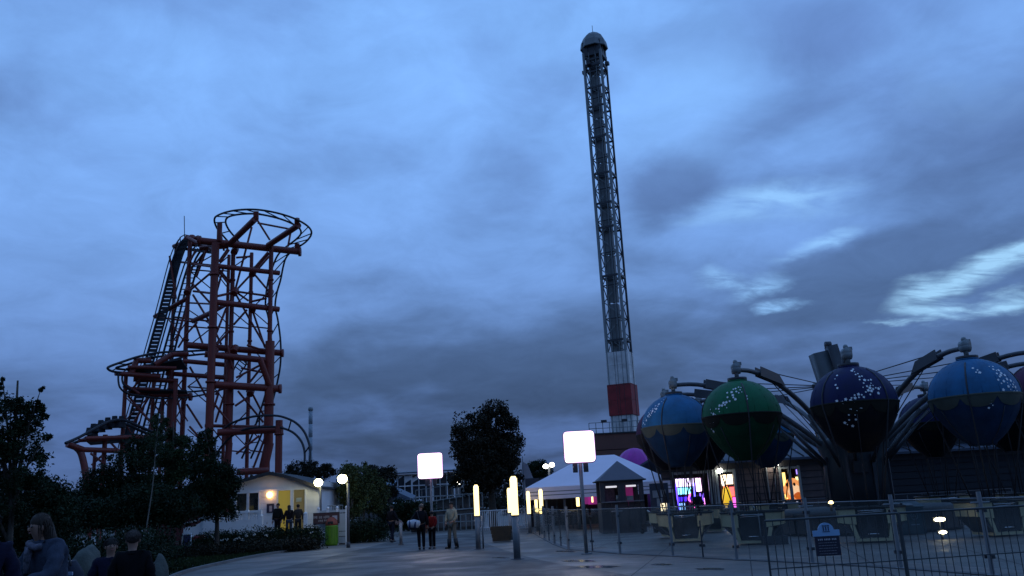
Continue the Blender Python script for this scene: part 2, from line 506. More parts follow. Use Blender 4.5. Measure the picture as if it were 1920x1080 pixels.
# ================================================================== GROUND
def ground_mat(name, a, b, rough=(.35, .7), scale=.6, fine=40, joints=False, bump=.25, wet=0.0):
    m = bpy.data.materials.new(name); m.use_nodes = True
    t = NT(m.node_tree); bs = m.node_tree.nodes['Principled BSDF']
    geo = t.n.new('ShaderNodeNewGeometry').outputs['Position']
    big = t.noise(geo, scale, 6, .6, .3); fin = t.noise(geo, fine, 4, .6)
    f = t.math('ADD', t.math('MULTIPLY', big, .75), t.math('MULTIPLY', fin, .25))
    c = t.ramp(f, [(.32, a + (1,)), (.68, b + (1,))])
    patch = t.maprange(t.noise(geo, .22, 3, .5), .45, .62)
    c = t.mix(t.math('MULTIPLY', patch, .35), c, tuple(x * .7 for x in a) + (1,))
    t.l.new(c, bs.inputs['Base Color'])
    t.l.new(t.maprange(t.noise(geo, .55, 5, .6, .4), .35, .65, rough[0], rough[1]), bs.inputs['Roughness'])
    bn = t.n.new('ShaderNodeBump'); bn.inputs['Strength'].default_value = bump; bn.inputs['Distance'].default_value = .012
    t.l.new(fin, bn.inputs['Height']); t.l.new(bn.outputs[0], bs.inputs['Normal'])
    bs.inputs['Specular IOR Level'].default_value = .5 + wet
    return m
m_conc = ground_mat('plaza_concrete', (.10, .088, .079), (.175, .157, .14), (.48, .80), wet=.0)
m_asph = ground_mat('damp_asphalt', (.022, .023, .025), (.042, .042, .044), (.5, .75), fine=90)
m_grass_soil = ground_mat('dark_grass', (.010, .015, .007), (.022, .028, .012), (.85, .98), fine=30, bump=.8)
m_paver = ground_mat('path_paving', (.12, .125, .13), (.19, .195, .20), (.4, .7), fine=60)

g = MB()
g.add([(-600, -60, 0), (600, -60, 0), (600, 900, 0), (-600, 900, 0)], [(0, 1, 2, 3)])
tag(g.build('ground', m_conc), kind='structure')
def sheet(name, pts, z, m, z0=None):
    mb = MB()
    mb.prism([(p[0], p[1]) for p in pts], (z - .003) if z0 is None else z0, z)
    return tag(mb.build(name, m), kind='structure')
asph = [G(*p) for p in [(440, 1110), (470, 1080), (613, 1046), (720, 1019), (760, 1011), (830, 1004), (888, 1004), (908, 1018), (950, 1033), (1010, 1050), (1080, 1064), (1180, 1080), (1300, 1120)]]
asph += [Vector((6, -10, 0)), Vector((-5, -10, 0))]
asph = smooth_pts(asph[:13], 4) + asph[13:]
sheet('asphalt_road', asph, .012, m_asph, .004)
lawn_e = smooth_pts([G(*p) for p in [(250, 1120), (328, 1080), (389, 1063), (480, 1044), (550, 1033), (612, 1023)]], 4)
lawn = lawn_e + [G(612, 1008), Vector((-15, 60, 0)), Vector((-90, 75, 0)), Vector((-90, -10, 0)), Vector((-6, -10, 0))]
sheet('lawn', lawn, .05, m_grass_soil, -.05)
kb = MB()
for a, b in zip(lawn_e[:-1], lawn_e[1:]):
    d = (b - a).normalized(); nrm = Vector((d.y, -d.x, 0)) * .12
    kb.add([a, b, b + nrm, a + nrm, a + Vector((0, 0, .09)), b + Vector((0, 0, .09)), b + nrm + Vector((0, 0, .09)), a + nrm + Vector((0, 0, .09))],
           [(3, 2, 1, 0), (4, 5, 6, 7), (0, 1, 5, 4), (1, 2, 6, 5), (2, 3, 7, 6), (3, 0, 4, 7)])
tag(kb.build('kerb', m_paver), kind='structure')
# distant low land
hb = MB()
rg = random.Random(3)
xs = [-520 + i * 26 for i in range(41)]
vs = []
for x in xs:
    hgt = 3.0 + 1.4 * math.sin(x * .021) + rg.uniform(0, 1.2)
    vs += [(x, 380, -1), (x, 380, hgt), (x, 520, hgt + 1), (x, 520, -1)]
fs = []
for i in range(len(xs) - 1):
    o = i * 4
    for k in range(3): fs.append((o + k, o + 4 + k, o + 5 + k, o + 1 + k))
hb.add(vs, fs)
tag(hb.build('hills', m_grass_soil), kind='structure')

# saw-cut joints of the plaza slabs and shallow puddles
jm = mat('joint_dark', (.03, .03, .032), .9)
mb = MB()
ca, sa = math.cos(R(-14)), math.sin(R(-14))
for i in range(-8, 16):
    for (ax, ay, bx, by) in [(i * 2.4, 8, i * 2.4, 44)] + ([(-18, 10 + i * 2.4 + 9, 26, 10 + i * 2.4 + 9)] if -3 < i < 11 else []):
        a = Vector((ax * ca - ay * sa, ax * sa + ay * ca, 0)); b = Vector((bx * ca - by * sa, bx * sa + by * ca, 0))
        n = 12
        for k in range(n):
            p = a.lerp(b, k / n); q = a.lerp(b, (k + 1) / n)
            if not (1.0 < p.x < 14 and 10 < p.y < 42 and 1.0 < q.x < 14): continue
            d = (q - p).normalized(); w = Vector((-d.y, d.x, 0)) * .012
            mb.add([p - w + Vector((0, 0, .0035)), q - w + Vector((0, 0, .0035)), q + w + Vector((0, 0, .0035)), p + w + Vector((0, 0, .0035))], [(0, 1, 2, 3)])
tag(mb.build('paving_joints', jm), kind='structure')
pm_ = bpy.data.materials.new('puddle'); pm_.use_nodes = True
pt = NT(pm_.node_tree); pb = pm_.node_tree.nodes['Principled BSDF']
pb.inputs['Base Color'].default_value = (.03, .03, .032, 1); pb.inputs['Roughness'].default_value = .12
pbn = pt.n.new('ShaderNodeBump'); pbn.inputs['Strength'].default_value = .35; pbn.inputs['Distance'].default_value = .01
pt.l.new(pt.noise(pt.n.new('ShaderNodeNewGeometry').outputs['Position'], 9, 4, .6), pbn.inputs['Height']); pt.l.new(pbn.outputs[0], pb.inputs['Normal'])
rgp = random.Random(12)
for (x, y, rx, ry) in [(1085, 1052, 36, 2.2), (1120, 1063, 46, 2.6), (1060, 1034, 24, 1.2), (1240, 1059, 26, 1.8), (940, 1047, 16, .9), (800, 982, 14, .9), (1330, 1067, 30, 1.6)]:
    pts = []
    for k in range(22):
        a = 2 * PI * k / 22; w = rgp.uniform(.6, 1.15); q = G(x + rx * math.cos(a) * w, y + ry * math.sin(a) * w); pts.append(q)
    mb = MB(); mb.add([(q.x, q.y, .0165 if x < 960 else .006) for q in pts], [tuple(range(22))]); tag(mb.build('puddle', pm_), kind='structure')

# ================================================================== ROLLER COASTER
RS, BS = M['red_steel'], M['black_steel']
co = thing('roller_coaster', P(430, 900, 72) * Vector((1, 1, 0)) if False else Vector((P(430, 880, 72).x, 72, 0)),
           'tall red steel roller coaster tower with black track looping over its top', 'roller coaster')
def px_col(px, py, Y, top, r, bot=None, name='column'):
    p = P(px, py, Y); z1 = HG(p, top); z0 = 0 if bot is None else HG(p, bot)
    bar(name, (p.x, Y, z0), (p.x, Y, z1), r, RS, co, 12)
    # bolted flange collars along the column
    z = z0 + 3.2
    while z < z1 - 1.0 and r > .15:
        bar('flange', (p.x, Y, z), (p.x, Y, z + .16), r * 1.32, RS, co, 12)
        z += 4.6
    return p
px_col(400, 580, 70, 456, .33)
px_col(507, 560, 72.6, 462, .20)
px_col(505, 720, 72.4, 640, .40, 832)
bar('column', P(505, 830, 72.4), P(488, 905, 72.4), .40, RS, co, 12)
bar('column', P(487, 672, 71.5), P(505, 722, 72.2), .26, RS, co, 12)
px_col(352, 560, 74.5, 446, .20)
px_col(326, 560, 77, 463, .17)
px_col(435, 560, 72, 468, .19)
px_col(427, 560, 75.5, 478, .15)
px_col(470, 560, 76.5, 474, .17)
px_col(431, 740, 71.6, 668, .30, 832)
bar('column', P(430, 830, 71.6), P(424, 905, 71.6), .28, RS, co, 12)
px_col(523, 820, 69.5, 788, .29)
px_col(233, 760, 70, 702, .16)
px_col(317, 800, 72.5, 690, .22)
px_col(326, 800, 71, 716, .18)
px_col(303, 800, 73, 742, .14)
px_col(341, 870, 75, 745, .14)
px_col(281, 860, 74, 700, .16)
px_col(194, 870, 68, 815, .18)
px_col(176, 880, 70, 846, .14)
beams = [  # x0 y0 Y0  x1 y1 Y1 radius
    (372, 451, 70.1, 562, 472, 74.2, .31), (398, 498, 70, 524, 512, 73.2, .22), (352, 494, 74.5, 398, 500, 70.1, .10),
    (400, 566, 70, 523, 580, 73.4, .25), (352, 647, 71.4, 529, 662, 73.6, .28), (384, 664, 70.3, 512, 677, 72.6, .27),
    (345, 677, 72, 422, 684, 72.5, .20), (312, 700, 72.6, 422, 708, 72.4, .20), (398, 721, 70.2, 525, 729, 72.8, .31),
    (408, 811, 70.2, 531, 805, 71.2, .29), (446, 885, 70.5, 502, 882, 72, .28), (250, 711, 71, 334, 714, 72.5, .21),
    (240, 738, 70.6, 358, 742, 73.5, .21), (384, 798, 71, 500, 801, 73.4, .14), (352, 446, 74.4, 402, 470, 70.4, .16),
    (326, 462, 76.8, 372, 445, 74.5, .2), (326, 490, 77, 400, 498, 72.2, .10), (322, 594, 77, 400, 603, 74, .09),
    (290, 594, 76.5, 352, 559, 74.4, .20), (290, 594, 76.4, 360, 603, 74.2, .09), (356, 568, 74.4, 398, 570, 70.4, .08),
    (363, 546, 74.3, 398, 550, 70.3, .10), (362, 602, 74, 399, 585, 70.6, .22), (399, 585, 70.4, 432, 566, 72, .18),
    (430, 458, 71, 478, 411, 66.4, .26), (503, 460, 72.4, 560, 422, 68.6, .26), (428, 462, 71.4, 374, 466, 71, .2),
    (404, 556, 70.2, 436, 549, 72, .11), (446, 547, 72.1, 503, 555, 72.8, .10), (469, 566, 72.6, 500, 559, 72.7, .10),
    (126, 833, 65, 155, 843, 66, .24), (155, 843, 66, 216, 845, 68, .20), (216, 845, 68, 300, 862, 71, .18),
    (160, 822, 66, 300, 818, 71, .16), (148, 826, 66, 204, 824, 68, .14),
    (245, 704, 69.4, 256, 676, 69.8, .24), (256, 676, 69.8, 282, 676, 70.5, .24), (290, 684, 70.6, 322, 665, 71.5, .24), (322, 665, 71.5, 352, 664, 72.5, .22),
    (216, 700, 68.4, 300, 706, 71, .2), (240, 688, 69, 330, 690, 71.5, .15), (232, 728, 70, 300, 730, 71, .14),
]
for a in beams: bar('beam', P(*a[:3]), P(*a[3:6]), a[6], RS, co, 12)
for x, y, Y, w, h in [(357, 744, 73.4, .34, .9), (562, 472, 74.2, .42, .5), (374, 451, 70.1, .42, .5), (529, 662, 73.6, .36, .5), (525, 729, 72.8, .4, .5)]:
    p = P(x, y, Y); bar('end_plate', p + Vector((-.12, 0, 0)), p + Vector((.12, .03, 0)), w, RS, co, 14)
braces = [(396, 511, 359, 542), (359, 530, 393, 567), (362, 553, 398, 612), (370, 604, 350, 626), (350, 626, 334, 652), (366, 606, 381, 647),
          (407, 505, 429, 533), (409, 503, 432, 530), (418, 505, 407, 545), (428, 468, 412, 491), (472, 426, 442, 540), (472, 513, 445, 542),
          (476, 513, 503, 545), (503, 474, 474, 508), (507, 478, 480, 509), (443, 483, 469, 481), (446, 550, 466, 564), (443, 553, 466, 595),
          (466, 595, 500, 654), (474, 584, 497, 652), (463, 581, 438, 609), (424, 578, 403, 632), (438, 612, 407, 646), (404, 623, 415, 646),
          (463, 647, 494, 657), (356, 688, 387, 744), (350, 758, 379, 803), (493, 682, 443, 708), (491, 688, 469, 716), (446, 733, 494, 792),
          (466, 744, 441, 761), (474, 740, 495, 780), (486, 817, 443, 851), (497, 820, 474, 880), (410, 736, 398, 775), (421, 738, 404, 792),
          (325, 719, 342, 786), (482, 412, 506, 450), (483, 418, 546, 430), (546, 430, 540, 462), (414, 440, 420, 470), (436, 700, 404, 740),
          (424, 640, 436, 690), (366, 470, 352, 500), (392, 462, 362, 500), (387, 468, 368, 520), (240, 742, 281, 790), (281, 742, 246, 800),
          (170, 850, 196, 870), (196, 850, 172, 872), (204, 826, 226, 850), (300, 790, 330, 840), (330, 790, 296, 840), (356, 800, 400, 850),
          (233, 720, 262, 738), (262, 712, 240, 740), (452, 690, 500, 700), (404, 760, 436, 800), (345, 590, 330, 640), (318, 480, 330, 560)]
def depth_at(px):
    """the frame recedes to the right; the lift side lies behind it"""
    return 71.2 + (px - 400) * .024 if px > 395 else (73.5 if px > 300 else 70.5)
for i, (a, b, c, d) in enumerate(braces):
    k = .16 if i in (9, 13) else .095
    off = (i % 3 - 1) * .8
    bar('brace', P(a, b, depth_at(a) + off), P(c, d, depth_at(c) + off), k, RS, co, 8)
# gusset hubs where braces meet
for x, y in [(440, 547), (402, 500), (474, 511), (403, 573), (506, 550), (440, 655), (474, 578), (402, 660), (470, 735), (352, 545), (506, 655), (440, 470)]:
    p = P(x, y, depth_at(x) - .2)
    bar('gusset', p + Vector((0, -.2, -.25)), p + Vector((0, .25, .25)), .30, RS, co, 10)
# arched post on the far left
mb = MB(); mb.path(smooth_pts([P(142, 838, 66) - co.location, P(152, 850, 66) - co.location, P(160, 885, 66) - co.location, P(165, 940, 66) - co.location, P(166, 990, 66) - co.location], 3), .26, 12)
mb.build('column', RS, co)

def rails(left, right, tie_step, r=.075, spine=False, tie_r=.05, tn=None):
    """two rails through lists of world points, cross ties between them"""
    L = smooth_pts(left, 6); Rr = smooth_pts(right, 6)
    def resamp(pts, n):
        d = [0]
        for a, b in zip(pts[:-1], pts[1:]): d.append(d[-1] + (b - a).length)
        out = []
        for i in range(n):
            t = d[-1] * i / (n - 1); k = 0
            while k < len(d) - 2 and d[k + 1] < t: k += 1
            f = (t - d[k]) / max(1e-6, d[k + 1] - d[k]); out.append(pts[k].lerp(pts[k + 1], min(1, max(0, f))))
        return out, d[-1]
    for pts in (L, Rr):
        mb = MB(); mb.path([p - co.location for p in pts], r, 8); mb.build('rail', BS, co)
    n = tn or max(3, int(resamp(L, 3)[1] / tie_step))
    a, _ = resamp(L, n); b, _ = resamp(Rr, n)
    for p, q in zip(a[1:-1], b[1:-1]): bar('cross_tie', p, q, tie_r, BS, co, 6)
def pz(lst): return [PZ(x, y, z) for x, y, z in lst]
def pp(lst): return [P(x, y, Y) for x, y, Y in lst]
zt = PZ(480, 393, 30); ZT = HG(P(480, 393, 67.0), 393)
# the loop over the top overhangs towards us, level and then falling away on the right
outer = [(436, 462, 73), (420, 444, 72.6), (407, 428, 71.6), (402, 411, 70.2), (412, 402, 68.6), (440, 394.5, 67), (480, 393, 66.2), (520, 399.5, 66.8), (555, 411, 68.0), (578, 425, 69.6), (584, 438, 71.2), (575, 452, 73.0), (560, 463, 74.5), (545, 473, 75.6), (536, 484, 76), (531, 500, 76), (526, 525, 76), (519, 550, 76), (516, 575, 76), (521, 600, 76), (526, 640, 76), (526, 680, 76), (521, 712, 76), (513, 745, 76), (502, 780, 76), (488, 820, 76), (470, 860, 76)]
inner = [(449, 455, 72.6), (438, 442, 72.2), (428, 429, 71.4), (423, 416, 70.3), (428, 407, 69.2), (448, 402, 68), (480, 401, 67.4), (515, 407.5, 68), (543, 417, 69), (561, 428, 70.4), (564, 438, 71.8), (556, 448, 73.2), (543, 458, 74.4), (530, 468, 75.4), (520, 480, 75.8), (512, 498, 76), (504, 522, 76), (499, 550, 76), (498, 575, 76), (503, 595, 76), (509, 640, 76), (509, 680, 76), (504, 712, 76), (496, 745, 76), (485, 780, 76), (471, 820, 76), (453, 860, 76)]
rails(pp(outer), pp(inner), 1.5, .085)
for a, b in [((412, 418, 70.6), (411, 452, 70.6)), ((480, 396, 66.4), (480, 412, 66.6)), ((557, 410, 68.3), (557, 424, 68.8)), ((557, 456, 74), (557, 474, 74.2))]:
    bar('track_bracket', P(*a), P(*b), .22, RS, co, 10)
# low arch of track to the right
o2 = [(392, 852), (405, 822), (425, 800), (440, 791), (463, 783.5), (488, 779.5), (518, 779.5), (537, 784), (555, 793), (570, 809), (579, 830), (582, 848), (580, 867), (575, 884), (568, 902)]
i2 = [(398, 868), (412, 842), (430, 822), (444, 812), (463, 804), (488, 801), (516, 800.5), (534, 804), (551, 812), (564, 826), (570, 841), (571.5, 858), (569, 876), (564, 892), (556, 910)]
rails([P(x, y, 71 - i * .35) for i, (x, y) in enumerate(o2)], [P(x, y, 71.6 - i * .35) for i, (x, y) in enumerate(i2)], 2.4, .095, tie_r=.06)
rails(pp([(438, 694, 74), (444, 682, 74), (452, 672, 74), (460, 668, 74)]), pp([(449, 702, 75), (455, 693, 75), (461, 684, 75), (462, 672, 75)]), .8, .07, tn=6)
# spiral half way down on the left
o3 = [(420, 655, 75), (380, 657, 74), (345, 659, 73), (300, 661, 71), (262, 668, 69.5), (225, 680, 68), (206, 687, 67.2), (202, 691, 67), (210, 696, 67.4), (232, 699, 69), (270, 697, 71), (300, 688, 73), (345, 676, 75)]
i3 = [(420, 662, 76), (380, 664, 75), (348, 667, 74), (306, 668, 72.4), (272, 673, 71), (240, 683, 69.8), (222, 688, 69), (218, 690.5, 69), (224, 692, 69.4), (245, 693, 70.6), (275, 690, 72), (302, 682, 73.6), (345, 669, 75.6)]
rails(pp(o3), pp(i3), 1.3, .1)
o4 = [(222, 700, 68), (222, 715, 68), (226, 728, 68), (240, 738, 68.8), (270, 743, 70), (300, 747, 71), (350, 745, 73), (390, 738, 74.5), (430, 726, 76)]
i4 = [(230, 700, 69), (229, 712, 69), (233, 722, 69), (246, 730, 69.6), (272, 734, 71), (302, 737, 72), (350, 735, 74), (390, 731, 75.5), (430, 720, 77)]
rails(pp(o4), pp(i4), 1.5, .08)
# low left run with its train shed
o5 = [(123, 831, 64), (150, 819, 65.5), (185, 800, 67), (208, 790, 68), (232, 788, 69), (262, 800, 70), (290, 812, 71)]
i5 = [(128, 834, 65.4), (156, 824, 67), (190, 806, 68.4), (212, 797, 69.2), (234, 795, 70.2), (262, 807, 71.2), (290, 819, 72)]
rails(pp(o5), pp(i5), 1.1, .12)
for i, (x, y) in enumerate([(172, 812), (186, 805), (199, 800), (212, 797), (225, 797)]):
    p = P(x, y, 67.5 + i * .4) - co.location
    mb = MB(); mb.box(p + Vector((0, 0, .1)), (.52, 1.1, .6), taper=.8); mb.box(p + Vector((0, .2, .5)), (.42, .25, .5), taper=.8)
    mb.build('train_car', BS, co)
# floor grids and walkways of the dark middle decks
for (a, b, c, d) in [((236, 690, 69.2), (340, 672, 71.8), (352, 690, 73.5), (246, 700, 71)), ((160, 824, 66.5), (250, 812, 69.5), (300, 822, 72), (170, 832, 68)), ((240, 727, 70), (350, 731, 72.5), (352, 736, 73), (244, 735, 71))]:
    mb = MB(); q = [P(*a) - co.location, P(*b) - co.location, P(*c) - co.location, P(*d) - co.location]
    mb.slab(q, (0, 0, -.12)); mb.build('walkway', BS, co)
# lift hill: twin rails, maintenance stair with treads, hand rails
LT, LB = (368, 462), (262, 850)
def lift(px, py, Y): return P(px, py, Y)
lifts = [((372, 466), (352, 500), (318, 620), (285, 740), (256, 850)), ((380, 466), (361, 500), (328, 620), (296, 740), (268, 850)),
         ((389, 468), (371, 500), (337, 620), (306, 740), (278, 850)), ((366, 462), (345, 498), (309, 620), (276, 740), (247, 850))]
for i, l in enumerate(lifts):
    mb = MB(); mb.path(smooth_pts([P(x, y, 75.2 + (i % 2) * .8) - co.location for x, y in l], 4), .10 if i < 3 else .07, 8)
    mb.build('lift_rail', BS, co)
for k in range(34):
    t = k / 33.0; x0 = 352 + (256 - 352) * t; y0 = 500 + 350 * t
    bar('cross_tie', P(x0 + 0, y0, 75.2), P(x0 + 20, y0, 76), .05, BS, co, 6)
sl = [(341, 452), (329, 474), (318, 510), (300, 580), (279, 655), (258, 730), (236, 808), (226, 850)]
sr = [(355, 452), (344, 474), (333, 510), (315, 580), (294, 655), (273, 730), (251, 808), (241, 850)]
for l, w in ((sl, .11), (sr, .08)):
    mb = MB(); mb.path(smooth_pts([P(x, y, 74.6) - co.location for x, y in l], 4), w, 6); mb.build('stair_string', BS, co)
mb = MB(); mb.path(smooth_pts([P(x - 6, y - 3, 74.2) - co.location for x, y in sl], 4), .05, 6); mb.build('handrail', M['dark_steel'], co)
A = smooth_pts([Vector((x, y, 0)) for x, y in sl], 8); B = smooth_pts([Vector((x, y, 0)) for x, y in sr], 8)
n = 74
for k in range(n):
    t = k / (n - 1) * (len(A) - 1); i = min(int(t), len(A) - 2); f = t - i
    a = A[i].lerp(A[i + 1], f); b = B[i].lerp(B[i + 1], f)
    sbar('stair_tread', P(a.x, a.y, 74.6), P(b.x, b.y, 74.6), .09, .28, BS, co)
# head of the lift: motor deck, railing, mast
mb = MB()
mb.slab([P(336, 462, 75.5) - co.location, P(404, 471, 72) - co.location, P(406, 471, 76) - co.location, P(345, 463, 78) - co.location], (0, 0, -.3))
mb.build('walkway', BS, co)
rails(pp([(352, 452, 75.5), (372, 456, 75), (402, 462, 73)]), pp([(354, 456, 76.5), (374, 461, 76), (404, 467, 74)]), .9, .12, tn=8)
for x, y in [(338, 444), (346, 440), (354, 441), (362, 446), (368, 450), (384, 452), (394, 454)]:
    bar('railing_post', P(x, y + 14, 75.4), P(x, y, 75.4), .045, M['dark_steel'], co, 6)
mb = MB(); mb.path([P(x, y, 75.4) - co.location for x, y in [(330, 460), (338, 445), (346, 440), (360, 443), (370, 451), (396, 454)]], .05, 6); mb.build('handrail', M['dark_steel'], co)
p = P(360, 448, 75) - co.location; mb = MB(); mb.ball(p, (.42, .42, .42), 12); mb.box(p + Vector((0, 0, -.4)), (.7, .6, .5)); mb.build('drive_motor', RS, co)
mb = MB(); q = [P(333, 470, 74.8), P(352, 444, 74.8), P(366, 449, 74.8)]; mb.path([x - co.location for x in q], .24, 10); mb.build('beam', RS, co)
bar('antenna', P(346, 440, 75.4), P(345.5, 405, 75.4), .035, M['dark_steel'], co, 6)

# ================================================================== DROP TOWER
TY = 86.0
tb = P(1172, 790, TY)
dt = thing('drop_tower', (tb.x, TY, 0), 'very tall slender grey lattice drop tower with a domed top and red and white base', 'ride tower', rz=R(-24))
W2 = .90
zc = lambda py: HG((tb.x, TY), py)
z_top = zc(104); z_clad = zc(662); z_red0, z_red1 = zc(780), zc(722)
def lbar(name, a, b, r, m, n=8):
    o = bpy.data.objects.new(name, unit_cyl(m, n)); C.objects.link(o); o.parent = dt
    o.matrix_local = _axis(Vector(a), Vector(b), r, r); return o
GS, DS = M['grey_steel'], M['dark_steel']
for sx_, sy_ in ((-1, -1), (1, -1), (1, 1), (-1, 1)):
    lbar('corner_leg', (sx_ * W2 * 1.08, sy_ * W2 * 1.08, 0), (sx_ * W2 * 1.08, sy_ * W2 * 1.08, z_top), .17 if (sx_, sy_) != (1, 1) else .12, GS if sy_ < 0 else DS, 10)
    lbar('guide_rail', (sx_ * W2 * .42, sy_ * W2 * 1.12, z_clad), (sx_ * W2 * .42, sy_ * W2 * 1.12, z_top), .045, GS, 6)
zz = z_clad; k = 0
while zz < z_top - .5:
    h = 1.75
    for a in range(4):
        c0 = [(-1, -1), (1, -1), (1, 1), (-1, 1)][a]; c1 = [(1, -1), (1, 1), (-1, 1), (-1, -1)][a]
        p0 = (c0[0] * W2, c0[1] * W2, zz if k % 2 else zz + h); p1 = (c1[0] * W2, c1[1] * W2, zz + h if k % 2 else zz)
        lbar('lattice_brace', p0, p1, .055, GS if a % 2 == 0 else DS, 6)
        if k % 2 == 0: lbar('lattice_strut', (c0[0] * W2, c0[1] * W2, zz), (c1[0] * W2, c1[1] * W2, zz), .06, DS, 6)
    zz += h; k += 1
# grey slabs of the counterweight shaft between the corners
zz = z_clad; i = 0
while zz < z_top - 2:
    mb = MB(); mb.box((0, -W2 * .55, zz + 2.55), (W2 * .92, .16, 5.0)); mb.box((W2 * .1, -W2 * .2, zz + 2.55), (W2 * .75, .5, 4.9))
    mb.build('shaft_panel', M['slab_grey'], dt); zz += 5.15; i += 1
for py in (640, 520, 430, 385, 330, 262, 205, 170, 130):
    z = zc(py); mb = MB()
    for s_ in (-1, 1):
        mb.box((0, s_ * W2 * 1.12, z), (2.3 * W2, .1, .22)); mb.box((s_ * W2 * 1.12, 0, z), (.1, 2.3 * W2, .22))
    mb.box((0, -W2 * .9, z - .3), (W2, .2, .25)); mb.build('collar', DS, dt)
def clad(z0, z1, m, name='cladding_panel', w=W2 * 1.22):
    for q in range(4):
        mb = MB(); c_ = [(0, -1), (1, 0), (0, 1), (-1, 0)][q]
        if c_[0] == 0: mb.box((0, c_[1] * w, (z0 + z1) / 2), (2 * w - .03, .06, z1 - z0 - .02))
        else: mb.box((c_[0] * w, 0, (z0 + z1) / 2), (.06, 2 * w - .03, z1 - z0 - .02))
        mb.build(name, m, dt)
zz = z_red1
while zz < z_clad - .1:
    z1 = min(zz + 1.9, z_clad); clad(zz, z1, M['clad_white']); zz = z1
zz = z_red0
while zz < z_red1 - .1:
    z1 = min(zz + 1.5, z_red1); clad(zz, z1, M['clad_red'], w=W2 * 1.32); zz = z1
zz = 0
while zz < z_red0 - .1:
    z1 = min(zz + 1.9, z_red0); clad(zz, z1, M['clad_white']); zz = z1
for x_ in (-.25, .05, .62): lbar('cable_pipe', (x_ * W2, -W2 * 1.36, 0), (x_ * W2, -W2 * 1.36, z_clad), .018, DS, 6)
lbar('cable_pipe', (W2 * 1.36, .2, 0), (W2 * 1.36, .2, z_clad), .035, DS, 6)
for s_ in (-.15, .15): lbar('ladder_rail', (s_ + .3, -W2 * 1.12, z_clad), (s_ + .3, -W2 * 1.12, z_top), .022, DS, 6)
zt0 = zc(110); zt1 = zc(84)
mb = MB(); mb.box((0, 0, (zt0 + zt1) / 2), (W2 * 2.3, W2 * 2.3, zt1 - zt0)); mb.build('motor_room', DS, dt)
for q in range(8):
    a = 2 * PI * q / 8 + PI / 8
    lbar('roof_post', (math.cos(a) * 1.05, math.sin(a) * 1.05, zt0), (math.cos(a) * 1.25, math.sin(a) * 1.25, zc(90)), .05, DS, 6)
zr = zc(93); zr1 = zc(62)
for q in range(8):     # eight roof panels of the dome
    a0 = 2 * PI * q / 8 + PI / 8; a1 = a0 + 2 * PI / 8
    prof = [(1.56, zr), (1.42, zr + (zr1 - zr) * .38), (1.12, zr + (zr1 - zr) * .68), (.65, zr + (zr1 - zr) * .90), (.05, zr1)]
    mb = MB(); vs = []
    for r_, z_ in prof:
        vs += [(r_ * math.cos(a0), r_ * math.sin(a0), z_), (r_ * math.cos(a1), r_ * math.sin(a1), z_)]
    n_ = len(vs); vs += [(v[0] * .95, v[1] * .95, v[2] - .06) for v in vs]
    fs = [(2 * i_, 2 * i_ + 1, 2 * i_ + 3, 2 * i_ + 2) for i_ in range(4)] + [(n_ + 2 * i_, n_ + 2 * i_ + 2, n_ + 2 * i_ + 3, n_ + 2 * i_ + 1) for i_ in range(4)] + [(0, 1, n_ + 1, n_)]
    mb.add(vs, fs); mb.build('roof_panel', M['slab_grey'], dt)
lbar('antenna', (0, 0, zr1 - .1), (0, 0, zc(48)), .03, DS, 6)
for s_ in (-1, 1):
    for t_ in (0, 1):
        z = zc(128)
        mb = MB(); d_ = (1.9, .2, .3) if t_ == 0 else (.2, 1.9, .3)
        c_ = (s_ * 1.0 if t_ else 0, 0 if t_ else s_ * 1.0, z); mb.box(c_, d_)
        e_ = (s_ * 1.45, -s_ * .35, z) if t_ else (s_ * .35, s_ * 1.4, z); mb.box(e_, (.42, .42, .36)); mb.build('catch_bracket', DS, dt)
mb = MB(); mb.box((0, -.9, zc(118)), (1.5, .3, .2)); mb.box((0, -.9, zc(140)), (1.4, .2, .2)); mb.build('beam', DS, dt)

# a second tower far off behind the coaster
ft = P(582, 850, 260)
fo = thing('observation_tower', (ft.x, 260, 0), 'thin pale tower far behind the right end of the coaster', 'tower')
ztt = HG(ft, 770)
for q in range(8):
    z0 = ztt * q / 8; z1 = ztt * (q + 1) / 8 - .3
    mb = MB(); mb.lathe([(.62, z0), (.62, z1), (.55, z1), (.55, z1 + .3)], n=14); mb.build('shaft_section', mat('haze_pale_steel', (.30, .35, .40), .7), fo)  # steel colour lightened to stand in for distance haze
mb = MB(); mb.lathe([(.75, ztt), (.75, ztt + .9), (.3, ztt + 1.1)], n=14); mb.build('cap', M['grey_steel'], fo)

# light bracing in the rear bays of the coaster frame
rows_ = [478, 505, 545, 580, 612, 650, 690, 725, 765, 805, 845]
for (xa, xb, Yb) in [(352, 400, 75), (400, 431, 76.5), (431, 470, 77), (470, 507, 77)]:
    for k, (ya, yb) in enumerate(zip(rows_[:-1], rows_[1:])):
        if (k + int(xa)) % 3 == 0: continue
        if k % 2: bar('brace', P(xa, ya, Yb), P(xb, yb, Yb + .6), .055, RS, co, 6)
        else: bar('brace', P(xb, ya, Yb), P(xa, yb, Yb + .6), .055, RS, co, 6)
        if k % 3 == 0: bar('brace', P(xa, yb, Yb), P(xb, yb + 4, Yb), .07, RS, co, 6)
for (xa, xb, ya, yb) in [(233, 281, 742, 790), (281, 317, 745, 800), (317, 352, 700, 745), (326, 352, 745, 790), (303, 341, 745, 800), (317, 352, 600, 650), (233, 262, 790, 840), (262, 300, 800, 850), (352, 396, 840, 890)]:
    bar('brace', P(xa, ya, 73), P(xb, yb, 73.6), .06, RS, co, 6); bar('brace', P(xb, ya, 74), P(xa, yb, 74.6), .06, RS, co, 6)

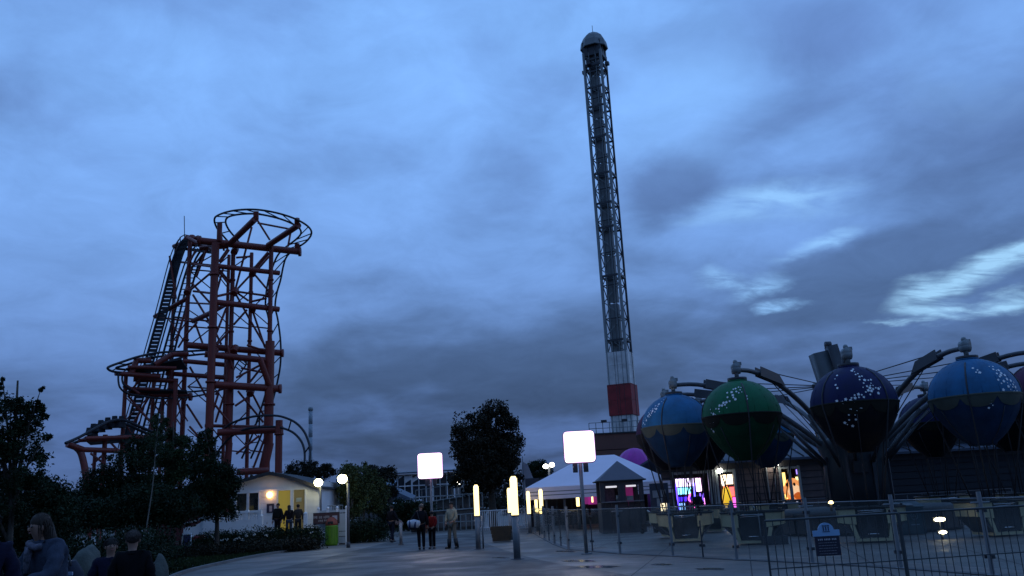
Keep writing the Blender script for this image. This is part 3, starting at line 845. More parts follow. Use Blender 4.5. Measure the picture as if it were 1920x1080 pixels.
# ================================================================== BALLOON RIDE
RC = Vector((11.8, 31.0, 0))
ride = thing('balloon_ride_centre', RC, 'dark centre column of the balloon ride with curved arms and a leaning grey mast', 'ride centre')
mb = MB(); mb.lathe([(3.1, 0), (3.1, .72), (3.0, .8), (.9, .86)], n=40); mb.build('base_drum', mat('dark_panel', (.035, .042, .05), .6, 0, .25, 1.5), ride)
for q in range(20):
    a = 2 * PI * q / 20
    mb = MB(); mb.box((math.cos(a) * 3.11, math.sin(a) * 3.11, .38), (.03, .9, .6), a); mb.build('skirt_panel', mat('dark_panel2', (.028, .032, .038), .6, 0, .3, 1.5), ride)
mb = MB(); mb.lathe([(1.12, .8), (1.05, 2.5), (1.2, 2.9), (1.25, 3.1), (.5, 3.3)], n=24); mb.build('column', mat('column_teal', (.03, .045, .055), .55, 0, .2, 1.2), ride)
for q in range(8):
    a = 2 * PI * q / 8 + .2
    mb = MB(); mb.box((math.cos(a) * 1.1, math.sin(a) * 1.1, 1.7), (.08, .12, 1.7), a); mb.build('column_rib', M['dark_steel'], ride)
mb = MB(); mb.box((-.25, -1.1, 2.15), (.5, .2, .4)); mb.build('vent_box', M['seat_black'], ride)
# leaning mast above the column
m0 = Vector((-.15, 0, 3.1)); m1 = Vector((-.72, 0, 6.3))
mb = MB(); mb.path([m0, m1], [.42, .42], 4); mb.build('mast', mat('mast_grey', (.07, .085, .095), .55, 0, .2, 1.5), ride)
mb = MB(); mb.path([m0 + Vector((.4, -.25, 0)), m1 + Vector((.38, -.25, .2))], [.26, .26], 4); mb.path([m0 + Vector((.2, .4, 0)), m1 + Vector((.2, .4, 0))], .2, 4); mb.build('mast_cover', M['dark_steel'], ride)
mb = MB(); mb.tube(m1 + Vector((.2, -.2, .25)), m1 + Vector((.4, -.2, .25)), .12, n=12); mb.build('pulley', M['dark_steel'], ride)
mb = MB(); mb.lathe([(.62, 4.75), (.68, 4.85), (.62, 4.95)], c=(-.45, 0, .25), n=20); mb.build('cable_ring', M['dark_steel'], ride)
NB, RR = 12, 6.5
TIPZ = 5.25
BZ = 3.80
def ring(a, r, z): return Vector((math.cos(a) * r, math.sin(a) * r, z))
angs = [R(131 + 30 * k) for k in range(NB)]
for k, a in enumerate(angs):
    pts = smooth_pts([ring(a, .8, 2.7), ring(a, 1.7, 3.45), ring(a, 3.0, 4.35), ring(a, 4.4, 4.98), ring(a, 5.6, 5.25), ring(a, RR, TIPZ)], 4)
    mb = MB(); mb.path(pts, [.10 - .03 * i / 20 for i in range(21)], 10); arm = mb.build('arm', mat('arm_grey', (.055, .062, .072), .5, 0, .25, 2), ride)
    side = Vector((-math.sin(a), math.cos(a), 0))
    mb = MB()
    for s_ in (-1, 1):
        mb.slab([ring(a, 5.35, 5.12) + side * .1 * s_, ring(a, 5.3, 5.42) + side * .1 * s_, ring(a, 4.3, 5.22) + side * .1 * s_, ring(a, 4.0, 4.86) + side * .1 * s_], side * .03)
    mb.build('gusset_plate', MATS['arm_grey'], arm)
    mb = MB(); mb.path([ring(a, 5.1, 5.32), Vector((-.45, 0, 5.1)) + ring(a, .6, 0)], .018, 5); mb.build('cable', M['dark_steel'], ride)
    mb = MB(); mb.path([ring(a, 4.7, 5.05), ring(a, 2.2, 3.3)], .018, 5); mb.build('cable', M['dark_steel'], ride)
    mb = MB(); mb.path([ring(a, 1.0, 2.2), ring(a, 2.6, 3.95)], [.07, .05], 8); mb.build('ram', MATS['arm_grey'], ride)

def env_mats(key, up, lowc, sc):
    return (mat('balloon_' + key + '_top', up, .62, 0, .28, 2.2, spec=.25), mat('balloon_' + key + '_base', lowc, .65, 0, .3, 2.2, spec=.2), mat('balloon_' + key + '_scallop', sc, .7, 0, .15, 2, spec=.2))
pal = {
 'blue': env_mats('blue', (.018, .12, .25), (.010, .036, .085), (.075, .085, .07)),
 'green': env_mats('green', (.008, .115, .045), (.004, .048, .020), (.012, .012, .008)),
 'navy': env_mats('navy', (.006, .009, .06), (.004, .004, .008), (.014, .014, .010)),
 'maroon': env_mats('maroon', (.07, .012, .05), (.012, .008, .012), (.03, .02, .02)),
}
star_m = mat('white_dots', (.85, .88, .90), .5, 0, .05)
def balloon(k, a, colour, label, stars):
    c = RC + ring(a, RR, 0)
    up, lo, sc = pal[colour]
    t = thing('balloon_gondola', c, label, 'balloon gondola', 'balloon gondolas hanging round the ride')
    r = 1.2
    def rad(z):   # radius of the envelope at height z over its centre
        if z >= 0: return r * math.sqrt(max(0, 1 - (z / 1.12) ** 2))
        q = min(1, -z / 1.3); return r * (math.cos(q * PI / 2) ** .62) * (1 - .12 * q) + .24 * q ** 3
    prof = [(rad(z), BZ + z) for z in [1.10 * math.sin(PI / 2 * i / 12) for i in range(12, -1, -1)]]
    prof = [(.3, BZ + 1.12), (.3, BZ + 1.08)] + prof[1:]
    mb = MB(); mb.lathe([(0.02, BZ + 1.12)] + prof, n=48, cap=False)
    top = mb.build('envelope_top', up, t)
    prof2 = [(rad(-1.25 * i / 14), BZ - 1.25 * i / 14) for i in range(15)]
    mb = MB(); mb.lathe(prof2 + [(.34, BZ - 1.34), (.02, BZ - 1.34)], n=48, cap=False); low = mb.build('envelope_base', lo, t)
    mb = MB(); mb.lathe([(rad(0) + .012, BZ - .03), (rad(0) + .035, BZ), (rad(0) + .012, BZ + .03)], n=48, cap=False); mb.build('rim_band', sc, t)
    mb = MB()       # hanging scallops under the rim
    for q in range(8):
        a0 = 2 * PI * q / 8; nn = 9
        vs = []
        for i in range(nn):
            u = i / (nn - 1); an = a0 + u * 2 * PI / 8; dz = -.08 - .26 * math.sqrt(max(0, 1 - (2 * u - 1) ** 2))
            for z in (-.01, dz * .5, dz): rr = rad(z) + .014; vs.append((rr * math.cos(an), rr * math.sin(an), BZ + z))
        fs = [(i * 3 + j, i * 3 + j + 1, i * 3 + j + 4, i * 3 + j + 3) for i in range(nn - 1) for j in range(2)]
        mb.add(vs, fs, 0, True)
    mb.build('scallop_trim', sc, t)
    mb = MB()
    for q in range(16):     # raised seams between the gores
        an = 2 * PI * q / 16 + .1
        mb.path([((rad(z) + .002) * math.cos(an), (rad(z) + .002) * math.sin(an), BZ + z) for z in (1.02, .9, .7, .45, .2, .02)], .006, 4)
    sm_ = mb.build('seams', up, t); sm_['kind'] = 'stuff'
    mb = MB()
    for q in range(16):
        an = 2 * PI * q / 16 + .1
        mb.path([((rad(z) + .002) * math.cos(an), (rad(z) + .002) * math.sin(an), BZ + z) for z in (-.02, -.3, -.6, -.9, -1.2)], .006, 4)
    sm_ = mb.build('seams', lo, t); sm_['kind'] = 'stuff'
    # scattered dots in two sweeping trails
    rg = random.Random(k * 11 + 3)
    mb = MB(); seen = []
    for (a0, z0, a1, z1, spread, cnt) in stars:
        for i in range(cnt):
            u = rg.random(); z = (z0 + (z1 - z0) * u) + rg.gauss(0, .05); an = R(a0 + (a1 - a0) * u ** 1.25) + rg.gauss(0, spread) * (.4 + .8 * u)
            if abs(z) > 1.0: continue
            if any((z - z_) ** 2 + (an - an_) ** 2 < .0048 for z_, an_ in seen): continue
            seen.append((z, an)); rr = rad(z); s = rg.choice((.022, .03, .038, .05))
            nrm = Vector((math.cos(an) * rr, math.sin(an) * rr, z * .9)).normalized()
            tg = Vector((-math.sin(an), math.cos(an), 0)); bt = nrm.cross(tg)
            p = Vector((math.cos(an) * rr, math.sin(an) * rr, BZ + z)) + nrm * .008
            vs = []
            for j in range(10):
                w = s * (1 if j % 2 == 0 else .62); q = 2 * PI * j / 10
                vs.append(p + (tg * math.cos(q) + bt * math.sin(q)) * w)
            mb.add(vs, [tuple(range(10))])
    if mb.v:
        st = mb.build('star_dots', star_m, t); st['kind'] = 'stuff'
    mb = MB(); mb.tube((0, 0, BZ + 1.1), (0, 0, BZ + 1.2), .3, n=16); mb.build('crown_plate', M['dark_trim'], t)
    mb = MB(); mb.tube((0, 0, BZ + 1.2), (0, 0, TIPZ + .05), .07, n=8)
    mb.tube((-.12, 0, TIPZ + .02), (.12, 0, TIPZ + .02), .15, n=12); mb.tube((0, -.14, TIPZ + .1), (0, .14, TIPZ + .1), .13, n=12)
    mb.ball((0, 0, TIPZ + .25), .08, 8); mb.box((.13, .05, TIPZ + .2), (.12, .12, .1)); mb.build('swivel', M['grey_steel'], t)
    # four straps over the envelope that run on down to the car as rods
    for q in range(4):
        an = 2 * PI * q / 4 + PI / 4 + a
        pts = [(rad(z) * 1.012 * math.cos(an), rad(z) * 1.012 * math.sin(an), BZ + z) for z in (.95, .8, .55, .3, 0)]
        pts += [((rad(0) * 1.0) * math.cos(an), rad(0) * 1.0 * math.sin(an), BZ - .1), (.52 * math.cos(an), .52 * math.sin(an), .98)]
        mb = MB(); mb.path(pts, .022, 6); mb.build('rod', M['dark_trim'], t)
    for q in range(4):
        an = 2 * PI * q / 4 + a
        pts = [((rad(z) + .01) * math.cos(an), (rad(z) + .01) * math.sin(an), BZ + z) for z in (-.35, -.7, -1.0, -1.25)] + [(.3 * math.cos(an), .3 * math.sin(an), .95)]
        mb = MB(); mb.path(pts, .015, 5); mb.build('rod', M['dark_trim'], t)
    # the car: a wide beige rim on a narrower tub, dark seats inside, open door gap
    fa = a + PI / 2 if k % 3 else a + PI / 2 + .5
    rm = Matrix.Rotation(fa - PI / 2 + PI / 2, 3, 'Z')
    if k % 4 == 1: rm = Matrix.Rotation(R(8), 3, 'Z')
    if k % 4 == 2: rm = Matrix.Rotation(R(-15), 3, 'Z')
    def loc(pts): return [rm @ Vector(p) for p in pts]
    def arc_slab(name, half, m, z0, z1, d=.05, y=-.48):
        mb = MB(); mb.slab(loc([(-half[0], y, z0), (half[0], y, z0), (half[1], y, z1), (-half[1], y, z1)]), rm @ Vector((0, d, 0)))
        return mb.build(name, m, t)
    B = M['beige']
    for s_ in (-1, 1):
        for y in (-.48, .43):
            mb = MB(); mb.slab(loc([(s_ * .40, y, .50), (s_ * .86, y, .56), (s_ * .88, y, .92), (s_ * .40, y, .92)]), rm @ Vector((0, .05, 0))); mb.build('side_panel', B, t)
            mb = MB(); mb.slab(loc([(s_ * .36, y, .10), (s_ * .47, y, .12), (s_ * .58, y, .50), (s_ * .46, y, .50)]), rm @ Vector((0, .05, 0))); mb.build('tub_panel', B, t)
        mb = MB(); mb.slab(loc([(s_ * .88, -.48, .56), (s_ * .88, .48, .56), (s_ * .89, .48, .92), (s_ * .89, -.48, .92)]), rm @ Vector((-s_ * .05, 0, 0))); mb.build('side_panel', B, t)
        mb = MB(); mb.slab(loc([(s_ * .45, -.46, .12), (s_ * .45, .46, .12), (s_ * .86, .46, .56), (s_ * .86, -.46, .56)]), rm @ Vector((-s_ * .05, 0, .02))); mb.build('tub_panel', M['dark_trim'], t)
        mb = MB(); mb.slab(loc([(s_ * .42, -.40, .52), (s_ * .42, .40, .52), (s_ * .82, .40, .60), (s_ * .82, -.40, .60)]), (0, 0, .1)); mb.build('seat', M['seat_black'], t)
        mb = MB(); mb.slab(loc([(s_ * .72, -.40, .62), (s_ * .72, .40, .62), (s_ * .84, .40, 1.02), (s_ * .84, -.40, 1.02)]), rm @ Vector((-s_ * .07, 0, 0))); mb.build('backrest', M['seat_black'], t)
    mb = MB(); mb.slab(loc([(-.46, -.48, .05), (.46, -.48, .05), (.46, .48, .05), (-.46, .48, .05)]), (0, 0, .07)); mb.build('floor', B, t)
    mb = MB(); mb.slab(loc([(-.36, -.44, .14), (.36, -.44, .14), (.40, -.44, .90), (-.40, -.44, .90)]), rm @ Vector((0, .04, 0)))
    dr = mb.build('door', M['seat_black'], t)
    mb = MB(); mb.path(loc([(-.14, -.46, .24), (.14, -.46, .24)]), .018, 6); mb.build('handle', M['chrome'], dr)
    mb = MB(); mb.path(loc([(-.34, -.46, .86), (.34, -.46, .86)]), .016, 6); mb.path(loc([(-.34, -.46, .80), (.34, -.46, .83)]), .012, 6); mb.build('grab_bar', M['chrome'], dr)
    mb = MB(); mb.slab(loc([(-.40, .40, .14), (.40, .40, .14), (.42, .40, .9), (-.42, .40, .9)]), rm @ Vector((0, .04, 0))); mb.build('back_panel', M['dark_trim'], t)
    mb = MB()
    mb.path(loc([(-.9, -.5, .94), (.9, -.5, .94), (.9, .5, .94), (-.9, .5, .94)]), .03, 6, closed=True); mb.build('rim', M['seat_black'], t)
    return t
# direction from a balloon back to the camera is roughly -105..-120 degrees
TR = lambda base: [(base - 10, .85, base - 60, .02, .10, 46), (base + 12, .9, base - 30, .1, .07, 14), (base - 55, .0, base - 70, -.55, .08, 12)]
info = [
 (0, 'navy', 'dark navy balloon car at the back of the ride, between the blue and green balloons', []),
 (1, 'maroon', 'dark maroon balloon car half hidden behind the leftmost blue balloon', []),
 (2, 'blue', 'blue star-speckled balloon car hanging at the left end of the ride', [(-128, .95, -172, .08, .08, 80)]),
 (3, 'green', 'green star-speckled balloon car beside the blue one on the left', [(-95, .95, -150, .02, .09, 90), (-95, .5, -90, .4, .03, 2), (-150, .02, -160, -.4, .06, 8)]),
 (4, 'navy', 'navy star-speckled balloon car in front of the ride column', [(-105, .98, -78, .3, .09, 70), (-72, .35, -125, .0, .09, 60), (-135, .75, -130, .4, .05, 9), (-105, -.05, -130, -.7, .12, 26)]),
 (5, 'blue', 'large light blue balloon car nearest the right edge, stars on its right flank', [(-112, .8, -105, .55, .04, 8), (-80, .75, -62, .05, .10, 80), (-100, -.2, -105, -.6, .08, 8)]),
 (6, 'maroon', 'maroon balloon car cut off by the right edge of the view', []),
 (7, 'green', 'balloon car behind the large light blue one, mostly outside the right edge', []),
 (8, 'navy', 'dark balloon car hidden behind the large light blue balloon', []),
 (9, 'navy', 'black-looking balloon car behind the arms between the navy and light blue balloons', []),
 (10, 'navy', 'dark balloon car directly behind the ride column', []),
 (11, 'blue', 'blue balloon car at the back, low behind the right side of the green balloon', []),
]
for k, colour, label, stars in info:
    a = angs[k]
    balloon(k, a, colour, label, stars)

# ------------------------------------------------------------------ glass fence round the ride
gm = glassy('fence_glass', opac=.055)
gf = thing('glass_fence', G(1163, 1038), 'frosted glass fence on grey steel posts round the balloon ride', 'fence')
fp = [(1004, 1000), (1021, 1010), (1040, 1020), (1066, 1030), (1163, 1038.5), (1262, 1043), (1382, 1050), (1524, 1056), (1690, 1066), (1862, 1079), (2060, 1096)]
FP = [G(*p) for p in fp]
for i, p in enumerate(FP):
    b = bar('post', p, p + Vector((0, 0, 1.36)), .038 if i > 3 else .045, M['galv'], gf, 12)
    bar('foot_plate', p, p + Vector((0, 0, .02)), .10, M['galv'], gf, 12)
    bar('cross_arm', p + Vector((-.16, 0, 1.18)), p + Vector((.16, 0, 1.18)), .016, M['galv'], gf, 8)
for a, b in zip(FP[:-1], FP[1:]):
    d = b - a; n_ = 2 if d.length > 2.4 else 1; u = d.normalized(); nr = Vector((-u.y, u.x, 0)) * .006
    for q in range(n_):
        s0 = a + d * (q / n_) + u * .07; s1 = a + d * ((q + 1) / n_) - u * .07
        mb = MB(); o = gf.location
        mb.slab([s0 - o + Vector((0, 0, .12)) - nr, s1 - o + Vector((0, 0, .12)) - nr, s1 - o + Vector((0, 0, 1.24)) - nr, s0 - o + Vector((0, 0, 1.24)) - nr], nr * 2)
        pn = mb.build('glass_panel', gm, gf)
        mb = MB(); mb.box((s0 + s1) / 2 - o + Vector((0, 0, 1.25)), (.02, .02, .02)); 
        mb = MB(); mb.path([s0 - o + Vector((0, 0, 1.25)), s1 - o + Vector((0, 0, 1.25))], .012, 6); mb.build('edge_trim', M['galv'], pn)
        for s in (s0, s1):
            for z in (.3, 1.05):
                mb = MB(); mb.box(s - o + Vector((0, 0, z)), (.06, .04, .06)); mb.build('clamp', M['dark_steel'], gf)
    if n_ == 2:
        m_ = (a + b) / 2; bar('post', m_, m_ + Vector((0, 0, .9)), .02, M['dark_steel'], gf, 8)
# low kerb step the fence stands on
mb = MB()
for a, b in zip(FP[:-1], FP[1:]):
    d = (b - a).normalized(); n_ = Vector((-d.y, d.x, 0)); n_ = n_ if n_.y > 0 else -n_
    a2, b2 = a - n_ * .1, b - n_ * .1
    mb.slab([a2, b2, b2 + n_ * .22, a2 + n_ * .22], (0, 0, .018))
tag(mb.build('kerb_strip', mat('dark_kerb', (.05, .055, .06), .6, 0, .3, 3)), kind='structure')

# ------------------------------------------------------------------ near crowd barrier, lower right
mat('barrier_grey', (.045, .055, .06), .5, .3, .2)
nb0 = Vector((P(1433, 977, 12.6).x, 12.6, 0)); dirb = (Vector((P(1684, 968, 12.9).x, 12.9, 0)) - nb0); wb = dirb.length; dirb.normalize()
HB = HG(nb0, 977)
for q in range(3):
    o = nb0 + dirb * (wb + .02) * q
    lab = ['grey steel crowd barrier leftmost of the row in the lower right corner', 'grey steel crowd barrier in the middle of the row at lower right', 'grey steel crowd barrier cut off by the right edge of the view'][q]
    t = thing('crowd_barrier', o, lab, 'barrier', 'crowd barriers along the lower right')
    e = o + dirb * wb
    z = Vector((0, 0, 1))
    bar('post', o, o + z * HB, .016, MATS['barrier_grey'], t, 8); bar('post', e, e + z * (HB), .026 if q == 0 else .018, MATS['barrier_grey'], t, 8)
    bar('rail', o + z * HB, e + z * HB, .016, MATS['barrier_grey'], t, 8)
    bar('rail', o + z * .5, e + z * .5, .009, MATS['barrier_grey'], t, 8)
    bar('rail', o + z * .12, e + z * .12, .009, MATS['barrier_grey'], t, 8)
    nbar = 17
    for k in range(1, nbar):
        p = o + dirb * wb * k / nbar
        bar('upright_bar', p + z * .12, p + z * HB, .007, MATS['barrier_grey'], t, 6)
    bar('foot', o + Vector((0, -.28, .02)), o + Vector((0, .28, .02)), .016, MATS['barrier_grey'], t, 8); bar('foot', e + Vector((0, -.28, .02)), e + Vector((0, .28, .02)), .016, MATS['barrier_grey'], t, 8)
# notice hung on the barrier
sp = P(1551, 1012, 12.45)
t = thing('notice_board', (sp.x, sp.y, 0), 'small notice with a pale blue arched top hung on the crowd barrier', 'sign')
mb = MB()
w = .172; zb = HG(sp, 1042); zm = HG(sp, 1005); za = HG(sp, 994); zt_ = HG(sp, 980)
mb.slab([(-w, 0, zb), (w, 0, zb), (w, 0, zm), (-w, 0, zm)], (0, .02, 0)); mb.build('lower_panel', mat('notice_dark', (.012, .012, .03), .5, 0, .1), t)
arc = [(-w - .015, 0, zm), (w + .015, 0, zm), (w + .015, 0, za)] + [(math.cos(q) * .11, 0, za + math.sin(q) * (zt_ - za)) for q in [PI * i / 12 for i in range(13)]] + [(-w - .015, 0, za)]
mb = MB(); mb.slab(arc, (0, .02, 0)); up_ = mb.build('arched_top', mat('notice_blue', (.22, .40, .62), .5, 0, .08), t)
mb = MB()
for i, x in enumerate((-.035, 0, .035)):
    mb.box((x, -.004, za + .02), (.014, .004, .055)); mb.box((x, -.004, za + .06), (.028, .004, .012))
mb.box((0, -.004, za - .02), (.1, .004, .008)); mb.build('emblem', mat('notice_ink', (.01, .02, .06), .5), up_)
mb = MB(); yy = zm - .045
for (x0, x1) in ((-.135, -.06), (-.045, .045), (.06, .13)):
    n_ = max(3, int((x1 - x0) / .02))
    for i in range(n_): mb.box((x0 + (x1 - x0) * (i + .5) / n_, -.004, yy), (.012, .004, .022))
mb.build('heading_line', mat('notice_white', (.5, .5, .55), .5), t)
for i in range(5):
    mb = MB(); rgx = random.Random(i); x = -.13; e = rgx.uniform(.08, .14)
    while x < e:
        ww = rgx.uniform(.01, .04); mb.box((x + ww / 2, -.004, yy - .045 - i * .036), (ww, .004, .009)); x += ww + .008
    mb.build('text_line', mat('notice_grey', (.16, .16, .2), .5), t)
for s_ in (-1, 1):
    bar('bracket', Vector((sp.x + s_ * .1, sp.y + .02, .66)), Vector((sp.x + s_ * .1, sp.y + .18, .66)), .008, M['galv'], t, 6)

# ------------------------------------------------------------------ control desk and lights of the ride
cp = G(1716, 1003)
t = thing('control_desk', cp, 'dark teal control desk with a pale emblem in front of the ride', 'control desk')
mb = MB(); mb.slab([(-.37, 0, .02), (.37, 0, .02), (.37, 0, .80), (-.37, 0, .80)], (0, .45, 0)); mb.slab([(-.4, -.02, .80), (.4, -.02, .80), (.4, .48, .95), (-.4, .48, .95)], (0, 0, .03))
mb.build('cabinet', mat('teal_panel', (.03, .065, .08), .5, 0, .15), t)
mb = MB(); tor = [(.1 * math.cos(2 * PI * i / 20) + .06, -.006, .55 + .1 * math.sin(2 * PI * i / 20)) for i in range(20)]
mb.path(tor, .008, 5, closed=True); mb.box((.06, -.004, .55), (.12, .006, .02)); mb.box((.06, -.004, .57), (.03, .006, .08)); mb.box((.06, -.004, .3), (.26, .006, .03)); mb.build('emblem', mat('pale_ink', (.12, .2, .25), .5), t)
mb = MB(); mb.slab([(-.34, 0, .86), (.1, 0, .86), (.1, .2, .91), (-.34, .2, .91)], (0, 0, .02)); mb.build('switch_plate', M['galv'], t)
warm = emis('warm_lamp', (1.0, .72, .30), 14)
for (x, y, sx_, sz_, lab) in [(1762, 974, .16, .055, 'warm flood lamp low down by the control desk, upper of the pair'), (1768, 998, .11, .045, 'added low lamp standing for the flood lamp reflection right of the control desk')]:  # lower lamp is added in place of the upper lamp's reflection
    p = P(x, y, 24.3)
    t = thing('flood_lamp', (p.x, p.y, 0), lab, 'lamp', 'low warm flood lamps by the control desk')
    mb = MB(); mb.tube((0, .04, 0), (0, .04, p.z - .05), .02, n=8); mb.build('stem', M['dark_steel'], t)
    mb = MB(); mb.ball((0, 0, p.z), (sx_, .05, sz_), 16); mb.build('lens', emis('lens_white', (1, .86, .55), 14), t)
    mb = MB(); mb.box((0, .06, p.z), (sx_ * 2.2, .08, sz_ * 2.4)); mb.build('housing', M['dark_trim'], t)
p = P(1558, 942, 27.6)
t = thing('marker_lamp', (p.x, p.y, .8), 'tiny amber lamp on the edge of the ride base', 'lamp')
mb = MB(); mb.ball((0, 0, p.z - .8), (.09, .05, .045), 12); mb.build('lens', warm, t)
mb = MB(); mb.box((0, .05, (p.z - .8) / 2), (.06, .05, p.z - .8)); mb.build('stem', M['dark_trim'], t)
# low tool chest / steps inside the ring
p = G(1448, 1020)
t = thing('loading_step', p, 'dark loading step block between two balloon cars', 'step')
mb = MB(); mb.box((0, 0, .12), (.7, .9, .24)); mb.box((0, .2, .36), (.7, .5, .24)); mb.build('tread_block', M['dark_trim'], t)
mb = MB(); mb.path([(-.33, -.1, .1), (-.33, -.1, .95), (-.33, .4, 1.1), (-.33, .4, .4)], .02, 6); mb.build('handrail', M['galv'], t)

# ================================================================== LAMPS ON THE PLAZA
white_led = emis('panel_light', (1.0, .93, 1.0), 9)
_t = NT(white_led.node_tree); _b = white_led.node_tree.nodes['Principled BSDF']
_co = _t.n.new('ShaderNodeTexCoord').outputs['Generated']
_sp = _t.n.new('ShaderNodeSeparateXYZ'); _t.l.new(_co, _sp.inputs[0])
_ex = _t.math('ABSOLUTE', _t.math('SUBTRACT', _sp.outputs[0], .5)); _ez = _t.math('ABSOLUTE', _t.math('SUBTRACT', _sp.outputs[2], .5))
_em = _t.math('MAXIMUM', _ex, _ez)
_t.l.new(_t.ramp(_em, [(.36, (1, .95, 1, 1)), (.44, (1.0, .80, .98, 1)), (.5, (.85, .50, .85, 1))]), _b.inputs['Emission Color'])  # dim pink edge painted into the emission in place of a soft halo
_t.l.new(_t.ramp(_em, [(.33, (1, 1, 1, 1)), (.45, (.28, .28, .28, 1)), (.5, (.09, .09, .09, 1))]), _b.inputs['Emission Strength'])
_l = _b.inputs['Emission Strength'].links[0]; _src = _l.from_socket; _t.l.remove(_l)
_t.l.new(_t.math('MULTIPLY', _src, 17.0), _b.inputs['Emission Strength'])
tube_led = emis('tube_light', (1.0, .76, .30), 2.8)
def lamp_stand(px, py, top, bot, label, w=.92):
    p = G(px, py); t = thing('panel_lamp', p, label, 'lamp', 'square floodlight panels on posts')
    zt = HG(p, top); zb = HG(p, bot); zm = (zt + zb) / 2; h = zt - zb
    mb = MB(); mb.tube((0, .05, 0), (0, .05, zb + .1), .055, n=14); mb.build('post', M['galv'], t)
    mb = MB(); mb.tube((0, .05, 0), (0, .05, .03), .16, n=16); mb.build('base_plate', M['galv'], t)
    mb = MB(); mb.box((-.16, .05, zb - .16), (.14, .16, .26)); mb.box((.16, .05, zb - .16), (.14, .16, .26)); mb.build('ballast_box', M['dark_steel'], t)
    # rounded lit panel
    mb = MB(); pts = []
    for cx_, cz_, a0 in ((1, 1, 0), (-1, 1, 90), (-1, -1, 180), (1, -1, 270)):
        for i in range(5):
            q = R(a0 + 22.5 * i); pts.append(((w / 2 - .12) * cx_ + .12 * math.cos(q), -.12, zm + (h / 2 - .12) * cz_ + .12 * math.sin(q)))
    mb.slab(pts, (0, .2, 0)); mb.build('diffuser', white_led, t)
    mb = MB(); mb.path([(p_[0] * 1.03, .0, zm + (p_[2] - zm) * 1.03) for p_ in pts], .015, 6, closed=True); mb.build('frame', M['galv'], t)
    return t
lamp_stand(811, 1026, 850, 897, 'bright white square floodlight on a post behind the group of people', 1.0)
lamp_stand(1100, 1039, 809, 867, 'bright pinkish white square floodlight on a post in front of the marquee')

def bollard(px, py, top, lit, label, r=.10, double=False):
    p = G(px, py); zt = HG(p, top); zl = HG(p, lit)
    t = thing('light_column', p, label, 'lamp', 'lit tube columns along the plaza')
    mb = MB(); mb.tube((0, 0, .02), (0, 0, zl), r, n=16); mb.build('column', M['galv'], t)
    mb = MB(); mb.tube((0, 0, 0), (0, 0, .025), r * 2.0, n=20); mb.build('base_plate', M['dark_steel'], t)
    mb = MB(); mb.lathe([(r * 1.02, zl), (r * 1.05, zt - .08), (r * .6, zt)], n=16); mb.build('lit_tube', tube_led, t)
    mb = MB(); mb.lathe([(r * 1.06, zl - .02), (r * 1.06, zl + .02)], n=16); mb.build('collar', M['dark_steel'], t)
    if double:
        mb = MB(); mb.tube((r * 2.0, .1, 0), (r * 2.0, .1, zl), r * .35, n=10); mb.build('side_post', M['galv'], t)
bollard(970, 1049, 893, 967, 'nearest and tallest glowing light column, right of the brown planter')
bollard(897, 1030, 909, 968, 'glowing light column left of the brown planter', .09, True)
bollard(959, 1012, 915, 962, 'glowing light column just behind the nearest tall one', .09)
bollard(994, 1000, 921, 964, 'glowing light column right of the nearest tall one, before the glass fence', .09)
bollard(1008, 994, 924, 960, 'slim glowing light column, left of a close pair by the glass fence', .08)
bollard(1018, 1001, 917, 964, 'glowing light column, right of a close pair by the glass fence', .09)
bollard(1087, 992, 921, 950, 'glowing light column seen through the glass fence under the marquee edge', .085)

def globe_lamp(px, py, gx, gy, r, label, arm=0):
    p = G(px, py); zt = HG((p.x, p.y), gy) ; g_ = P(gx, gy, p.y)
    t = thing('street_lamp', p, label, 'lamp', 'street lamps with yellow white globes')
    mb = MB(); mb.tube((0, 0, 0), (0, 0, g_.z - .2), .065, .055, n=12); mb.build('post', mat('dark_post', (.09, .095, .11), .5, .2, .2), t)
    mb = MB(); mb.tube((0, 0, 0), (0, 0, .25), .09, .08, n=12); mb.build('base_sleeve', M['dark_steel'], t)
    mb = MB(); mb.path([(0, 0, g_.z - .35), (0, 0, g_.z - .05), (g_.x - p.x, 0, g_.z)], .035, 8); mb.build('arm', M['dark_steel'], t)
    mb = MB(); mb.ball((g_.x - p.x, 0, g_.z), (r, r, r * .92), 20); mb.build('globe', emis('globe_light', (1.0, .93, .50), 17), t)
    mb = MB(); mb.tube((g_.x - p.x, 0, g_.z + r * .85), (g_.x - p.x, 0, g_.z + r * 1.05), r * .4, r * .1, n=12); mb.build('cap', M['dark_steel'], t)
globe_lamp(653, 1027, 642, 898, .22, 'street lamp with a blazing globe on a slim post beside the green bin')
globe_lamp(601, 1021, 597, 905, .22, 'street lamp with a blazing globe over the right corner of the white cabin')
for (bx, by, gx, gy, Y, lab) in [(1030, 0, 1029, 874, 75, 'distant twin head floodlight mast left of the marquee roof'), (870, 0, 866, 884, 78, 'distant twin lamp mast in front of the dark tree')]:
    g_ = P(gx, gy, Y); t = thing('floodlight_mast', (g_.x, Y, 0), lab, 'lamp')
    mb = MB(); mb.tube((0, 0, 0), (0, 0, g_.z), .09, n=8); mb.build('mast', M['galv'], t)
    for s_ in (-.27, .27):
        mb = MB(); mb.ball((s_, 0, g_.z + .1 * (s_ > 0)), (.24, .14, .2), 12); mb.build('lamp_head', emis('far_lamp', (1, .95, .8), 9), t)
    mb = MB(); mb.box((0, .06, g_.z - .12), (.8, .08, .08)); mb.build('cross_arm', M['galv'], t)
g_ = P(859, 907, 72); t = thing('floodlight_mast', (g_.x, 72, 0), 'tiny lamp on a low post by the far hall', 'lamp')
mb = MB(); mb.tube((0, 0, 0), (0, 0, g_.z), .06, n=8); mb.build('mast', M['galv'], t)
mb = MB(); mb.ball((0, 0, g_.z), .16, 10); mb.build('lamp_head', MATS['far_lamp'], t)
